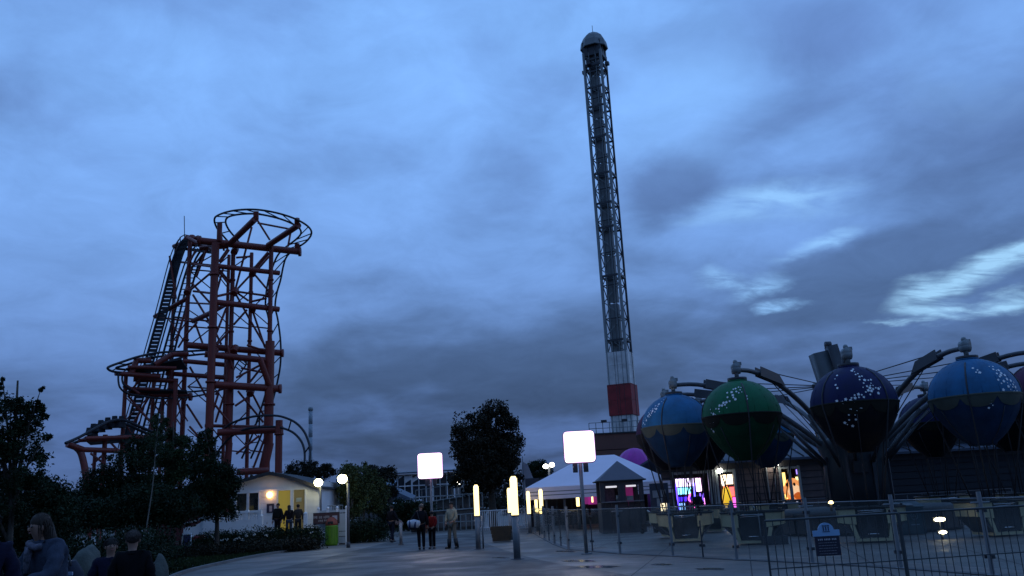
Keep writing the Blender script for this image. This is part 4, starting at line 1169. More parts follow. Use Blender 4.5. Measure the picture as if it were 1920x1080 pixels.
# short grey post and planter
p = G(752, 1022); t = thing('bollard', p, 'short grey bollard beside the walking man in black', 'bollard')
mb = MB(); mb.tube((0, 0, 0), (0, 0, .92), .07, n=14); mb.ball((0, 0, .92), (.07, .07, .04), 12); mb.build('shaft', M['galv'], t)
mb = MB(); mb.tube((0, 0, 0), (0, 0, .05), .13, n=14); mb.build('base_plate', M['dark_steel'], t)
p = G(941, 1016); t = thing('planter_box', p, 'brown wooden planter box between the two nearest light columns', 'planter')
pm = mat('planter_wood', (.055, .038, .022), .8, 0, .3, 5, .3)
for i in range(4):
    z = .04 + i * .15; hw = .36 + .025 * i
    for y in (-.3, .3): mb = MB(); mb.box((0, y, z + .07), (2 * hw, .04, .14)); mb.build('board', pm, t)
    for x in (-hw, hw): mb = MB(); mb.box((x, 0, z + .07), (.04, .56, .14)); mb.build('board', pm, t)
mb = MB(); mb.box((0, 0, .52), (.74, .54, .06)); mb.build('soil', M['grass'] if 'grass' in M else mat('soil', (.02, .018, .012), .9), t)

# ================================================================== MARQUEE
t = thing('marquee', G(1120, 985) * Vector((1, 0, 1)) + Vector((0, 46, 0)), 'large white marquee roof with banded valance behind the glass fence', 'marquee')
O = t.location
MY0, MY1 = 46.0, 56.0
wm = mat('marquee_cloth', (.74, .66, .74), .7, 0, .06, .4)
wm2 = mat('marquee_band', (.09, .085, .095), .7, 0, .1)
ex0, ex1 = P(985, 905, MY0), P(1262, 893, MY0)
ze = P(1120, 908, MY0).z
rz_ = HG((P(1140, 853, 51).x, 51), 853)
xl, xr = ex0.x, ex1.x
r0, r1 = P(1098, 860, 51).x, P(1152, 853, 51).x
def L(x, y, z): return Vector((x, y, z)) - O
def roof(poly, name='roof_panel', m=wm): mb = MB(); mb.slab(poly, (0, 0, -.04)); return mb.build(name, m, t)
roof([L(xl, MY0, ze), L(xr, MY0, ze), L(r1, 51, rz_), L(r0, 51, rz_)])
roof([L(xr, MY0, ze), L(xr, MY1, ze), L(r1, 51, rz_)])
roof([L(xl, MY1, ze), L(xl, MY0, ze), L(r0, 51, rz_)])
roof([L(xr, MY1, ze), L(xl, MY1, ze), L(r0, 51, rz_), L(r1, 51, rz_)])
dz = [0, .22, .26, .40, .44, .62]
for i in range(5):
    mb = MB(); mb.box(L((xl + xr) / 2, MY0 - .05 - .01 * i, ze - (dz[i] + dz[i + 1]) / 2), (xr - xl + .04, .03, dz[i + 1] - dz[i]))
    mb.build('valance_band', wm if i % 2 == 0 else wm2, t)
for i in range(9):
    x = xl + .1 + (xr - xl - .2) * i / 8
    for y in (MY0 + .05, MY1 - .1):
        mb = MB(); mb.tube(L(x, y, 0), L(x, y, ze - .3), .06, n=8); mb.build('post', M['dark_steel'], t)
# dark back and clutter inside
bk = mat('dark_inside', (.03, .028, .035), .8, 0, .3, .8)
for i in range(8):
    mb = MB(); x0 = xl + (xr - xl) * i / 8; mb.box(L(x0 + (xr - xl) / 16, MY1 - .05, 1.5), ((xr - xl) / 8 - .06, .08, 3.0)); mb.build('wall_panel', bk, t)
pink = emis('pink_wall', (.45, .05, .35), .35)
for (x, w_, z0, z1) in [(1120, 1.2, 1.2, 2.3), (1100, .7, 1.3, 2.2)]:
    p = P(x, 930, MY1 - .3); mb = MB(); mb.box(p - O + Vector((0, 0, .0)), (w_, .05, 1.0)); mb.build('screen', pink, t)
for (x, w_, h_) in [(1110, .10, .9), (1040, .5, .5), (1020, .35, .6), (1052, .3, .45)]:
    p = P(x, 928, MY1 - .35); mb = MB(); mb.box(p - O, (w_, .05, h_)); mb.build('window', emis('dim_window', (.35, .32, .30), .25) if w_ > .2 else tube_led, t)
for i in range(6):     # tables and chairs under the roof, simple frames
    p = P(1010 + i * 20, 975, 49 + (i % 2) * 2); p.z = 0
    tt = thing('folding_table', p, ['dark table under the marquee nearest its left end', 'dark table under the marquee, second from its left end', 'dark table under the marquee left of the white floodlight post', 'dark table under the marquee right of the white floodlight post', 'dark table under the marquee near the booth', 'dark table under the marquee half behind the booth'][i], 'table', 'tables under the marquee')
    mb = MB(); mb.box((0, 0, .73), (1.1, .7, .04)); mb.build('table_top', M['dark_trim'], tt)
    for a in (-1, 1):
        for b in (-1, 1): mb = MB(); mb.tube((a * .48, b * .3, 0), (a * .48, b * .3, .71), .02, n=6); mb.build('leg', M['dark_steel'], tt)

# pale sail banner and magenta dome
p = P(982, 905, 60)
t = thing('feather_flag', (p.x, 60, 0), 'pale curved feather flag beside the dark tree', 'flag')
mb = MB(); mb.tube((0, 0, 0), (0, 0, 4.6), .03, n=8); mb.build('pole', M['galv'], t)
z0 = HG(p, 935); z1 = HG(p, 866)
fl = [(-.1, 0, z0), (.75, 0, z0), (.7, 0, z0 + (z1 - z0) * .5), (.35, 0, z0 + (z1 - z0) * .9), (.05, 0, z1), (-.05, 0, z1 - .2)]
mb = MB(); mb.slab(fl, (0, .02, 0)); mb.build('cloth', mat('flag_cloth', (.34, .32, .36), .7, 0, .15, 2), t)
p = P(1190, 868, 62)
t = thing('domed_kiosk', (p.x, 62, 0), 'magenta domed roof rising behind the marquee and booth', 'kiosk')
mg = mat('magenta', (.42, .03, .34), .5, 0, .15)
for q in range(12):
    a0, a1 = 2 * PI * q / 12, 2 * PI * (q + 1) / 12; rr = 1.55; zb = p.z - 1.0
    vs = []
    for i in range(9):
        th = PI / 2 * i / 8
        for a in (a0, a1): vs.append((rr * math.cos(th) * math.cos(a), rr * math.cos(th) * math.sin(a), zb + 2.05 * math.sin(th)))
    mb = MB(); mb.add(vs, [(2 * i, 2 * i + 1, 2 * i + 3, 2 * i + 2) for i in range(8)], 0, True); mb.build('roof_panel', mg, t)
mb = MB(); mb.lathe([(1.5, 0), (1.5, p.z - 1.0)], n=24); mb.build('drum_wall', mat('magenta_wall', (.18, .02, .15), .6), t)
# ================================================================== BOOTH
p0 = G(1172, 999)
t = thing('ticket_booth', p0, 'dark square booth with a grey pyramid roof inside the glass fence', 'booth')
bd = mat('booth_dark', (.045, .045, .055), .6, 0, .2)
hw = (P(1212, 950, p0.y).x - P(1132, 950, p0.y).x) / 2
ze_ = HG(p0, 900); za_ = HG(p0 + Vector((0, hw, 0)), 864)
zs = HG(p0, 941)
for s_ in (-1, 1):
    for y in (0, 2 * hw): mb = MB(); mb.box((s_ * (hw - .08), y + .02, ze_ / 2), (.2, .2, ze_)); mb.build('corner_post', bd, t)
mb = MB(); mb.box((0, 0, ze_ / 2), (.34, .14, ze_)); mb.build('centre_post', bd, t)
for i in range(6):
    mb = MB(); x = -hw + .18 + (2 * hw - .36) * (i + .5) / 6; mb.box((x, .0, zs / 2), ((2 * hw - .36) / 6 - .015, .08, zs - .02)); mb.build('panel', bd, t)
for s_ in (-1, 1): mb = MB(); mb.box((s_ * (hw - .02), hw, zs / 2), (.06, 2 * hw - .3, zs)); mb.build('panel', bd, t)
mb = MB(); mb.box((0, -.08, zs + .02), (2 * hw, .3, .05)); mb.build('counter', mat('counter_grey', (.16, .17, .2), .4), t)
mb = MB(); mb.box((0, .0, ze_ - .12), (2 * hw + .02, .12, .24)); mb.build('header', bd, t)
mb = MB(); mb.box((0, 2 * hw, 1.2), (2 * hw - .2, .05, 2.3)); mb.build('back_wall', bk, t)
er = hw + .14
ap = (0, hw, za_)
cs = [(-er, -.15, ze_ - .02), (er, -.15, ze_ - .02), (er, 2 * hw + .15, ze_ - .02), (-er, 2 * hw + .15, ze_ - .02)]
for i in range(4):
    mb = MB(); mb.slab([cs[i], cs[(i + 1) % 4], ap], (0, 0, -.03)); mb.build('roof_panel', mat('booth_roof', (.10, .10, .125), .6, 0, .12), t)
    mb = MB(); mb.path([cs[i], cs[(i + 1) % 4]], .035, 6); mb.build('eave_trim', M['dark_trim'], t)
for (x, w_, m_) in [(-.42, .55, mat('poster_violet', (.10, .06, .12), .5, 0, .5, 9)), (.48, .5, emis('magenta_lit', (.34, .03, .20), .30))]:
    mb = MB(); mb.box((x, 2 * hw - .1, 1.75), (w_, .04, 1.2)); mb.build('poster', m_, t)
for x_, w__ in ((-.42, .5), (.48, .45)): mb = MB(); mb.box((x_, .4, ze_ - .27), (w__, .06, .09)); mb.build('strip_light', emis('strip_white', (.9, .9, 1), .8), t)
mb = MB(); mb.tube((-.2, .1, zs + .05), (-.2, .1, zs + .3), .07, n=10); mb.build('cup', M['grey_steel'], t)
mb = MB(); mb.box((.35, .1, zs + .15), (.3, .2, .2)); mb.build('till', M['grey_steel'], t)
mb = MB(); mb.path([(-.12 + .13 * math.cos(2 * PI * i / 16) * .9, -.05, .8 + .17 * math.sin(2 * PI * i / 16)) for i in range(16)], .012, 5, closed=True); mb.build('emblem', mat('pale_ink2', (.1, .1, .13), .5), t)
# standing board right of the booth
p = P(1237, 935, 38); t = thing('menu_board', (p.x, 38, 0), 'dark blue framed notice case with white sheets right of the booth', 'sign')
mb = MB(); mb.box((0, 0, p.z), (.8, .08, 1.3)); mb.build('case', mat('case_blue', (.02, .04, .08), .5), t)
for x, z, w_, h_ in [(-.17, .2, .26, .3), (.16, .22, .22, .3), (-.02, -.15, .24, .34)]:
    mb = MB(); mb.box((x, -.05, p.z + z), (w_, .01, h_)); mb.build('sheet', mat('paper', (.22, .27, .33), .7), t)
for s_ in (-.36, .36): mb = MB(); mb.box((s_, .02, (p.z - .65) / 2), (.06, .06, p.z - .65)); mb.build('leg', M['dark_steel'], t)
p = P(1246, 952, 36); t = thing('lit_sign', (p.x, 36, 0), 'small glowing yellow lantern box under the notice case', 'lantern')
mb = MB(); mb.box((0, 0, p.z), (.28, .1, .36)); mb.build('lit_box', emis('lantern_y', (1.0, .82, .5), 1.6), t)
for i in range(3): mb = MB(); mb.box((-.06 + .06 * i, -.056, p.z + .1 - .1 * i), (.05, .01, .07)); mb.build('pane_bar', M['dark_trim'], t)
mb = MB(); mb.box((0, .02, (p.z - .18) / 2), (.06, .06, p.z - .18)); mb.build('stem', M['dark_steel'], t)
# litter of white pipes by the booth
p = G(1218, 1000); t = thing('folded_pushchair', p, 'folded pushchair with pale frame by the right side of the booth', 'pushchair')
mb = MB(); mb.path([(0, 0, .1), (.08, 0, .5), (.12, 0, .85), (-.02, 0, .95)], .03, 8); mb.path([(.3, .1, .1), (.1, .05, .6)], .02, 8); mb.build('frame', M['white'], t)
mb = MB(); mb.box((-.15, 0, .35), (.4, .25, .12)); mb.build('seat', M['dark_trim'], t)
for x in (-.3, .3):
    mb = MB(); mb.tube((x, -.03, .1), (x, .03, .1), .1, n=14); mb.build('wheel', M['seat_black'], t)

# ================================================================== ARCADE BUILDING
AY = 46.0
ax0 = P(1243, 900, AY).x; ax1 = P(1990, 880, AY).x
ar = thing('arcade_building', ((ax0 + ax1) / 2, AY, 0), 'long low plank clad arcade building behind the balloon ride', 'building')
O = ar.location.copy()
def X(px): return P(px, 920, AY).x - O.x
zev = P(1400, 868, AY).z
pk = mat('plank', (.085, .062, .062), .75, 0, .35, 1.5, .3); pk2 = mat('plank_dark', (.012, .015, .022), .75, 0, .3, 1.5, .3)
PH = .34
_bm = {}
def board(x0, x1, z, m):
    key = (round(x1 - x0, 2), m.name)
    if key not in _bm:
        mb = MB(); mb.box((0, 0, 0), (x1 - x0 - .02, .05, PH - .035)); o = mb.build('plank', m, ar); _bm[key] = o.data
    else:
        o = bpy.data.objects.new('plank', _bm[key]); C.objects.link(o); o.parent = ar
    o.location = ((x0 + x1) / 2, random.uniform(-.012, .012), z)
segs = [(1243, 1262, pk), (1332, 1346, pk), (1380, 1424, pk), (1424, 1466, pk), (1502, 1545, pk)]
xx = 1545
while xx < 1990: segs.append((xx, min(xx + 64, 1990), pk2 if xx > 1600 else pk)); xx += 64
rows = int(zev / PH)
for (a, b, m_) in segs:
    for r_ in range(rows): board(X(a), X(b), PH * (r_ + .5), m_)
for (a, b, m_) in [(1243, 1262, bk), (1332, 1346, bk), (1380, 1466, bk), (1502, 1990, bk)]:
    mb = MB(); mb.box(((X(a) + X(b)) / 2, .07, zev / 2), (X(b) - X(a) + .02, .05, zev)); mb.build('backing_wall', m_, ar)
# wide fascia and dark roof
mb = MB(); mb.box(((X(1243) + X(1990)) / 2, -.06, zev - .1), (X(1990) - X(1243) + .5, .1, .34)); mb.build('fascia', M['dark_trim'], ar)
mb = MB(); xr0, xr1 = X(1243) - .4, X(1990) + .4
mb.slab([(xr0, -.7, zev + .02), (xr1, -.7, zev + .02), (xr1, 5, zev + 1.35), (xr0 + 2, 5, zev + 1.35)], (0, 0, .12)); mb.build('roof', mat('roof_navy', (.035, .045, .07), .6, 0, .25, .6), ar)
mb = MB(); mb.slab([(xr0 + 2, 5, zev + 1.35), (xr1, 5, zev + 1.35), (xr1, 11, zev), (xr0, 11, zev)], (0, 0, .12)); mb.build('roof', MATS['roof_navy'], ar)
for i in range(28):
    x = xr0 + 1.5 + (xr1 - xr0 - 2) * i / 28; mb = MB(); mb.path([(x, -.7, zev + .18), (x + .3, 5, zev + 1.5)], .03, 4); mb.build('roof_seam', M['dark_trim'], ar)
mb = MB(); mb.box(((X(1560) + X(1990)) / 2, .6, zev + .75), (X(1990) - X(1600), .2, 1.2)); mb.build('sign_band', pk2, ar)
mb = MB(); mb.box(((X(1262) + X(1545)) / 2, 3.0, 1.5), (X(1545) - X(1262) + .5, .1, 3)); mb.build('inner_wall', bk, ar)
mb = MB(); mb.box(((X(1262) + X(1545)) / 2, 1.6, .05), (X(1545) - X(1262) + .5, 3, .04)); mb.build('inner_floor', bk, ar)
# openings with posts and panes
for (a, b) in [(1262, 1332), (1346, 1380), (1466, 1502)]:
    for x in (a, b): mb = MB(); mb.box((X(x), -.02, zev / 2), (.12, .14, zev)); mb.build('window_frame', M['grey_steel'], ar)
    mb = MB(); mb.box(((X(a) + X(b)) / 2, -.01, zev - .35), (X(b) - X(a), .1, .12)); mb.build('window_frame', M['grey_steel'], ar)
    mb = MB(); mb.box(((X(a) + X(b)) / 2, 0, .35), (X(b) - X(a), .08, .7)); mb.build('window_sill_wall', pk, ar)
for x in (1297, 1484): mb = MB(); mb.box((X(x), -.02, zev / 2), (.14 if x > 1400 else .06, .12, zev - .4)); mb.build('mullion', M['galv'] if x > 1400 else M['dark_steel'], ar)
for (a, b) in [(1338, 1341), (1440, 1442), (1454, 1456)]: mb = MB(); mb.box(((X(a) + X(b)) / 2, -.08, 1.6), (.14 if a < 1400 else .05, .08, 2.6)); mb.build('door_jamb', M['galv'], ar)
# wall lamps
for (x, y, lab) in [(1450, 870, 'bright wall lamp under the eaves near the arcade wing'), (1350, 883, 'round wall lamp over the dark arcade doorway')]:
    p = P(x, y, AY - .25) - O; r_ = .17 if x > 1400 else .14
    mb = MB(); mb.ball(p, (r_ * (1.7 if x > 1400 else 1), .12, r_), 12); mb.build('wall_lamp', emis('wall_lamp_w', (1, .96, .80), 22), ar)
# --- arcade machines: cabinets with lit screens standing inside
def machine(px, w_, parts, label, base_z=.12, h=2.3, Y=AY + 1.0, cab=(.03, .02, .05)):
    p = P(px, 930, Y); t = thing('arcade_machine', (p.x, Y, base_z - .05), label, 'arcade machine', 'lit machines inside the arcade')
    mb = MB(); mb.box((0, .3, h / 2), (w_, .6, h)); mb.build('cabinet', mat('cab_%d' % (px), cab, .4), t)
    for (nm, x, z, sx_, sz_, c, s) in parts:
        mb = MB(); mb.box((x, -.03, z), (sx_, .05, sz_)); mb.build(nm, emis('lit_%s_%d_%d' % (nm, px, int(100 * (z + x))), c, s * 1.4), t)
    return t
machine(1286, 1.0, [('marquee_screen', 0, 2.05, .95, .42, (.75, .62, .95), 2.0), ('screen', 0, 1.62, .8, .34, (.25, .85, 1.0), 1.8), ('trim_light', -.47, 1.1, .06, 1.8, (.1, .05, 1.0), 3.0), ('trim_light', .47, 1.1, .06, 1.8, (.12, .1, 1.0), 3.0), ('panel_glow', 0, 1.2, .85, .22, (.05, .02, .9), 1.6), ('coin_glow', -.25, .7, .3, .6, (.25, .5, .95), 1.2), ('base_glow', .05, .3, .7, .22, (.05, .02, .95), 2.0)], 'blue and white glowing arcade machine at the left window')
t = machine(1312, .5, [('side_screen', 0, 1.9, .3, .7, (1.0, .6, .95), 2.2), ('screen', .1, 1.2, .2, .5, (.2, .1, .95), 1.6), ('trim_light', .2, .7, .06, 1.0, (1.0, .25, .9), 2.5)], 'slim pink and violet arcade machine right of the blue one')
t = machine(1262, .42, [('trim_light', 0, 1.8, .12, .7, (.45, .5, 1.0), 2.0), ('trim_light', -.05, .8, .16, .9, (.55, .8, 1.0), 1.8)], 'narrow pale blue lit arcade machine at the far left of the window')
p = P(1297, 930, AY + .7); t = thing('neon_zigzag', (p.x, p.y, .1), 'pink neon zigzag glowing in the left arcade window', 'neon light')
mb = MB(); mb.path([(-.05, 0, 1.55 - .1), (-.2, 0, 1.15), (.12, 0, .85), (-.02, 0, .45)], .045, 8); mb.build('neon_tube', emis('neon_pink', (1.0, .12, .55), 3.0), t)
machine(1366, .75, [('sign_glow', 0, 2.1, .6, .5, (1.0, .82, .55), 2.4), ('prize_glow', -.12, 1.6, .2, .35, (1, .25, .1), 1.3), ('prize_glow', .2, 1.45, .24, .5, (1.0, .12, .12), 1.5), ('prize_glow', .3, .85, .2, .6, (.9, .12, .8), 1.4)], 'yellow and red glowing prize machine in the middle arcade opening')
p = P(1363, 930, AY + .55)
t = thing('yellow_costume', (p.x, p.y, .1), 'bright yellow figure shape standing in the middle arcade opening', 'display figure')
mb = MB(); mb.lathe([(.12, .75), (.26, .8), (.25, 1.2), (.18, 1.55), (.07, 1.7)], n=16); mb.build('body', emis('yellow_lit', (1.0, .62, .04), .75), t)  # figure's own glow stands in for the arcade lighting
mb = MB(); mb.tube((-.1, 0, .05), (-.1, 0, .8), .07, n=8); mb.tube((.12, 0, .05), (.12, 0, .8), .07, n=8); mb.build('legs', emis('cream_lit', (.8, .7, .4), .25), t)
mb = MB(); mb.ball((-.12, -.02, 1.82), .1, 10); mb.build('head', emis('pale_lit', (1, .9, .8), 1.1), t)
p = P(1488, 925, AY + 1.0)
t = thing('orange_plush', (p.x, p.y, .1), 'large round orange toy with dark patches in the right arcade window', 'toy')
mb = MB(); mb.ball((0, 0, 1.35), (.52, .35, .62), 20); mb.build('body', emis('orange_lit', (1.0, .38, .12), .85), t)  # toy glows by itself in place of light falling on it
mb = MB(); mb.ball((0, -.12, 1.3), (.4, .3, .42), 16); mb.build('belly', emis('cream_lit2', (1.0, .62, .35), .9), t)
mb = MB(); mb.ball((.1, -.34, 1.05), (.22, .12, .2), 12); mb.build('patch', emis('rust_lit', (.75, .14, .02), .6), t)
for x in (-.38, .0): mb = MB(); mb.ball((x, -.30, 1.62), (.07, .09, .11), 10); mb.build('eye', M['seat_black'], t)
for x in (-.25, .25): mb = MB(); mb.tube((x, 0, 0), (x, 0, .9), .15, .2, n=10); mb.build('leg', MATS['rust_lit'], t)
machine(1474, .35, [('trim_light', 0, 1.5, .14, 1.6, (1.0, .7, .2), 1.6)], 'amber lit machine edge at the left of the right arcade window')
machine(1502, .3, [('trim_light', 0, 2.3, .2, .25, (.3, .2, .95), 1.6), ('sign_glow', -.05, 1.95, .24, .18, (1, .9, .35), 1.5)], 'small violet and yellow lit machine top at the right arcade window', h=2.5)
# red and white notice strips under right window
p = P(1484, 946, AY - .35); t = thing('price_board', (p.x, p.y, 0), 'dark board with pale strips under the right arcade window', 'sign')
mb = MB(); mb.box((0, 0, p.z), (1.0, .06, .5)); mb.build('board', M['seat_black'], t)
for z, x0, w_ in [(.1, .1, .5), (-.12, .2, .45), (.1, -.38, .12)]: mb = MB(); mb.box((x0, -.035, p.z + z), (w_, .01, .09)); mb.build('strip', emis('strip_grey', (.5, .5, .6), .5), t)
for s_ in (-.4, .4): mb = MB(); mb.box((s_, .02, (p.z - .25) / 2), (.05, .05, p.z - .25)); mb.build('leg', M['dark_steel'], t)
# queue rail in front of the arcade
p = Vector((O.x, AY - 1.6, 0)); t = thing('queue_rail', p, 'dark low railing running along the front of the arcade', 'railing')
x0, x1 = P(1255, 950, AY - 1.6).x - p.x, P(1900, 940, AY - 1.6).x - p.x
for z in (.55, .95): mb = MB(); mb.path([(x0, 0, z), (x1, 0, z)], .03, 6); mb.build('rail', M['dark_steel'], t)
for i in range(24): x = x0 + (x1 - x0) * i / 23; mb = MB(); mb.tube((x, 0, 0), (x, 0, .95), .025, n=6); mb.build('post', M['dark_steel'], t)

# ================================================================== RED BROWN BLOCK behind the tower foot
b0, b1 = P(1108, 850, 76), P(1212, 850, 76)
t = thing('brick_block', ((b0.x + b1.x) / 2, 76, 0), 'plain red brown block with roof railing at the foot of the drop tower', 'building')
hw_ = (b1.x - b0.x) / 2; zt2 = HG(b0, 815)
bm_ = mat('red_brown', (.16, .07, .055), .8, 0, .2, .5, .2)
for i in range(5):
    mb = MB(); mb.box((0, 2.5, zt2 * (i + .5) / 5), (2 * hw_, 5, zt2 / 5 - .06)); mb.build('cladding_course', bm_, t)
mb = MB(); mb.box((0, 2.5, zt2 + .03), (2 * hw_ + .3, 5.2, .12)); mb.build('roof_edge', M['dark_trim'], t)
for i in range(9): x = -hw_ + 2 * hw_ * i / 8; mb = MB(); mb.tube((x, 0, zt2), (x, 0, zt2 + 1.0), .035, n=6); mb.build('railing_post', M['grey_steel'], t)
for z in (.5, 1.0): mb = MB(); mb.path([(-hw_, 0, zt2 + z), (hw_, 0, zt2 + z)], .03, 6); mb.build('rail', M['grey_steel'], t)
for x in (-hw_ * .45, hw_ * .3): mb = MB(); mb.box((x, -.1, zt2 + 1.1), (.5, .2, .2)); mb.build('floodlight', M['dark_trim'], t)

# ================================================================== WHITE CABIN
HY = 46.0
hx0, hx1 = P(437, 930, HY).x, P(598, 930, HY).x
hs = thing('cabin', ((hx0 + hx1) / 2, HY, 0), 'small white gabled cabin with lit yellow doorways and a glowing wall lamp', 'cabin')
O = hs.location.copy(); zdk = .45
def HX(px): return P(px, 940, HY).x - O.x
def HZ(px, py): return P(px, py, HY).z
wl, wr = hx0 - O.x, hx1 - O.x
zapx = HZ(508, 886) - .12; zeL = HZ(442, 906); zeR = HZ(592, 912); zhd = HZ(500, 921)
WB = M['white_board']
mb = MB(); mb.slab([(wl, .06, zhd), (wr, .06, zhd), (wr, .06, zeR - .1), (HX(540), .06, HZ(540, 892) - .1), (HX(508), .06, zapx), (HX(470), .06, HZ(470, 893) - .1), (wl, .06, zeL - .1)], (0, .08, 0)); mb.build('gable', WB, hs)
def wallbit(a, b, z0, z1):
    n_ = max(1, int(round((z1 - z0) / .3)))
    for i in range(n_):
        q = (z1 - z0) / n_; mb = MB(); mb.box(((a + b) / 2, .05, z0 + q * (i + .5)), (b - a, .06, q - .012)); mb.build('weatherboard', WB, hs)
wallbit(wl, HX(443), 0, zhd); wallbit(HX(443), HX(486), 0, HZ(460, 958)); wallbit(HX(486), HX(520), 0, zhd); wallbit(HX(573), wr, 0, zhd); wallbit(HX(520), HX(573), 0, zdk)
mb = MB(); mb.box(((wl + wr) / 2, .03, zhd + .04), (wr - wl, .1, .1)); mb.build('head_rail', M['white'], hs)
for s_ in (wl + .03, wr - .03): mb = MB(); mb.box((s_, 2.6, 1.6), (.08, 5, 3.2)); mb.build('side_wall', WB, hs)
mb = MB(); mb.box(((wl + wr) / 2, 5.0, 1.6), (wr - wl, .08, 3.2)); mb.build('back_wall', WB, hs)
mb = MB(); mb.box(((wl + wr) / 2, 2.6, zdk - .05), (wr - wl - .2, 4.8, .06)); mb.build('floor', M['dark_trim'], hs)
gl_w = glassy('window_glass', (.5, .5, .5, 1), .10)
for (a, b) in [(443, 464), (466, 486)]:
    z0, z1 = HZ(460, 959), zhd
    fr = None
    mb = MB()
    xa, xb = HX(a), HX(b)
    for x in (xa, xb): mb.box((x, 0, (z0 + z1) / 2), (.07, .1, z1 - z0))
    mb.box(((xa + xb) / 2, 0, z0), (xb - xa, .1, .07)); mb.box(((xa + xb) / 2, 0, z1 - .02), (xb - xa, .1, .07)); fr = mb.build('window', M['white'], hs)
    mb = MB(); mb.box(((xa + xb) / 2, .02, (z0 + z1) / 2), (xb - xa - .08, .01, z1 - z0 - .08)); mb.build('pane', gl_w, fr)
doorY = emis('door_yellow_glow', (.62, .46, .07), .24, (.35, .27, .05, 1))  # both doors glow themselves, in place of light from indoors
doorD = emis('door_dim_glow', (.45, .36, .12), .12, (.16, .13, .07, 1))
for (a, b, m_) in [(520, 546, doorY), (549, 573, doorD)]:
    xa, xb = HX(a), HX(b)
    mb = MB(); mb.box(((xa + xb) / 2, .08, (zdk + zhd) / 2), (xb - xa - .08, .04, zhd - zdk)); d = mb.build('door', m_, hs)
    mb = MB(); mb.box((xb - .14, .04, zdk + 1.0), (.04, .05, .14)); mb.build('handle', M['chrome'], d)
    for x in (xa, xb): mb = MB(); mb.box((x, 0, (zdk + zhd) / 2), (.08, .1, zhd - zdk)); mb.build('door_frame', M['white'], hs)
p = P(560, 937, HY) - O; mb = MB(); mb.box((p.x, .04, p.z), (.28, .01, .2)); mb.build('notice', mat('notice_paper', (.4, .45, .38), .7), hs)
p = P(507, 953, HY) - O
mb = MB(); mb.box((p.x, -.01, p.z), (.38, .03, .46)); po = mb.build('poster', mat('poster_navy', (.02, .018, .05), .5), hs)
mb = MB(); mb.box((p.x + .02, -.03, p.z - .02), (.14, .01, .3)); mb.build('picture', mat('poster_pale', (.4, .36, .38), .6, 0, .4, 20), po)
p = P(507, 928, HY) - O
mb = MB(); mb.ball((p.x, -.14, p.z), .17, 14); mb.build('wall_lamp', emis('amber_globe', (1.0, .52, .18), 5.5), hs)
mb = MB(); mb.box((p.x, -.02, p.z - .02), (.1, .06, .16)); mb.build('lamp_bracket', M['dark_trim'], hs)
p = P(470, 952, HY + 2) - O
mb = MB(); mb.box((p.x, 2, p.z - .1), (1.4, .1, .42)); mb.build('counter', emis('yellow_counter_glow', (.5, .42, .08), .16, (.3, .25, .06, 1)), hs)  # counter's own glow stands in for indoor light
mb = MB(); mb.box((HX(474), .8, zdk + 1.3), (.3, .25, 1.5)); mb.build('dark_stand', M['seat_black'], hs)
# roof: two slopes of dark felt in a low curve, deep eaves
rf = mat('felt_roof', (.035, .04, .048), .85, 0, .3, 2, .4)
ridge = [(438, 906), (455, 900), (480, 893), (508, 885), (535, 890), (565, 899), (604, 913)]
pts = [P(x, y, HY) - O for x, y in ridge]
for i in range(len(pts) - 1):
    a, b = pts[i].copy(), pts[i + 1].copy(); a.y = b.y = -.35
    mb = MB(); mb.slab([a, b, b + Vector((0, 5.6, 0)), a + Vector((0, 5.6, 0))], (0, 0, -.09)); mb.build('roof_strip', rf, hs)
    mb = MB(); mb.slab([a + Vector((0, -.02, .02)), b + Vector((0, -.02, .02)), b + Vector((0, -.02, -.16)), a + Vector((0, -.02, -.16))], (0, .04, 0)); mb.build('bargeboard', M['dark_trim'], hs)
# terrace with balustrade in front, ramp down to the left
BY = 43.5
tr = thing('terrace', (P(500, 990, BY).x, BY, 0), 'white terrace wall with baluster openings and a ramp running down to the left', 'terrace')
O = tr.location.copy()
def TX(px): return P(px, 975, BY).x - O.x
def TZ(px, py): return P(px, py, BY).z
W_ = M['white']
mb = MB(); mb.box(((TX(405) + TX(575)) / 2, 1.3, .2), (TX(575) - TX(405), 2.4, .42)); mb.build('deck', mat('deck_grey', (.16, .16, .17), .8), tr)
zr = TZ(455, 961); zl = TZ(455, 975)
secs = [(421, 440), (443, 462), (465, 484)]
mb = MB(); mb.box(((TX(405) + TX(490)) / 2, 0, zl / 2), (TX(490) - TX(405), .12, zl)); mb.build('wall_panel', W_, tr)
mb = MB(); mb.box(((TX(418) + TX(488)) / 2, 0, zr), (TX(488) - TX(418) + .1, .2, .08)); mb.build('top_rail', W_, tr)
for (a, b) in secs:
    for i in range(5):
        x = TX(a) + (TX(b) - TX(a)) * i / 4
        mb = MB(); mb.lathe([(.045, zl), (.03, zl + .06), (.055, zl + .2), (.03, zr - .1), (.045, zr - .04)], c=(x, 0, 0), n=10); mb.build('baluster', W_, tr)
for px in (418, 441.5, 463.5, 488): mb = MB(); mb.box((TX(px), 0, (zl + zr) / 2 + .03), (.14, .18, zr - zl + .16)); mb.build('pier', W_, tr)
for px in (490, 573): 
    mb = MB(); mb.box((TX(px), -.02, .75), (.16, .16, 1.5)); mb.build('newel', W_, tr)
    mb = MB(); mb.ball((TX(px), -.02, 1.55), .1, 10); mb.build('ball_cap', W_, tr)
for i in range(3): mb = MB(); mb.box(((TX(492) + TX(571)) / 2, -.2 - .3 * i, .36 - .13 * i - .06), (TX(571) - TX(492) - .1, .3, .12)); mb.build('step', mat('step_grey', (.2, .2, .2), .8), tr)
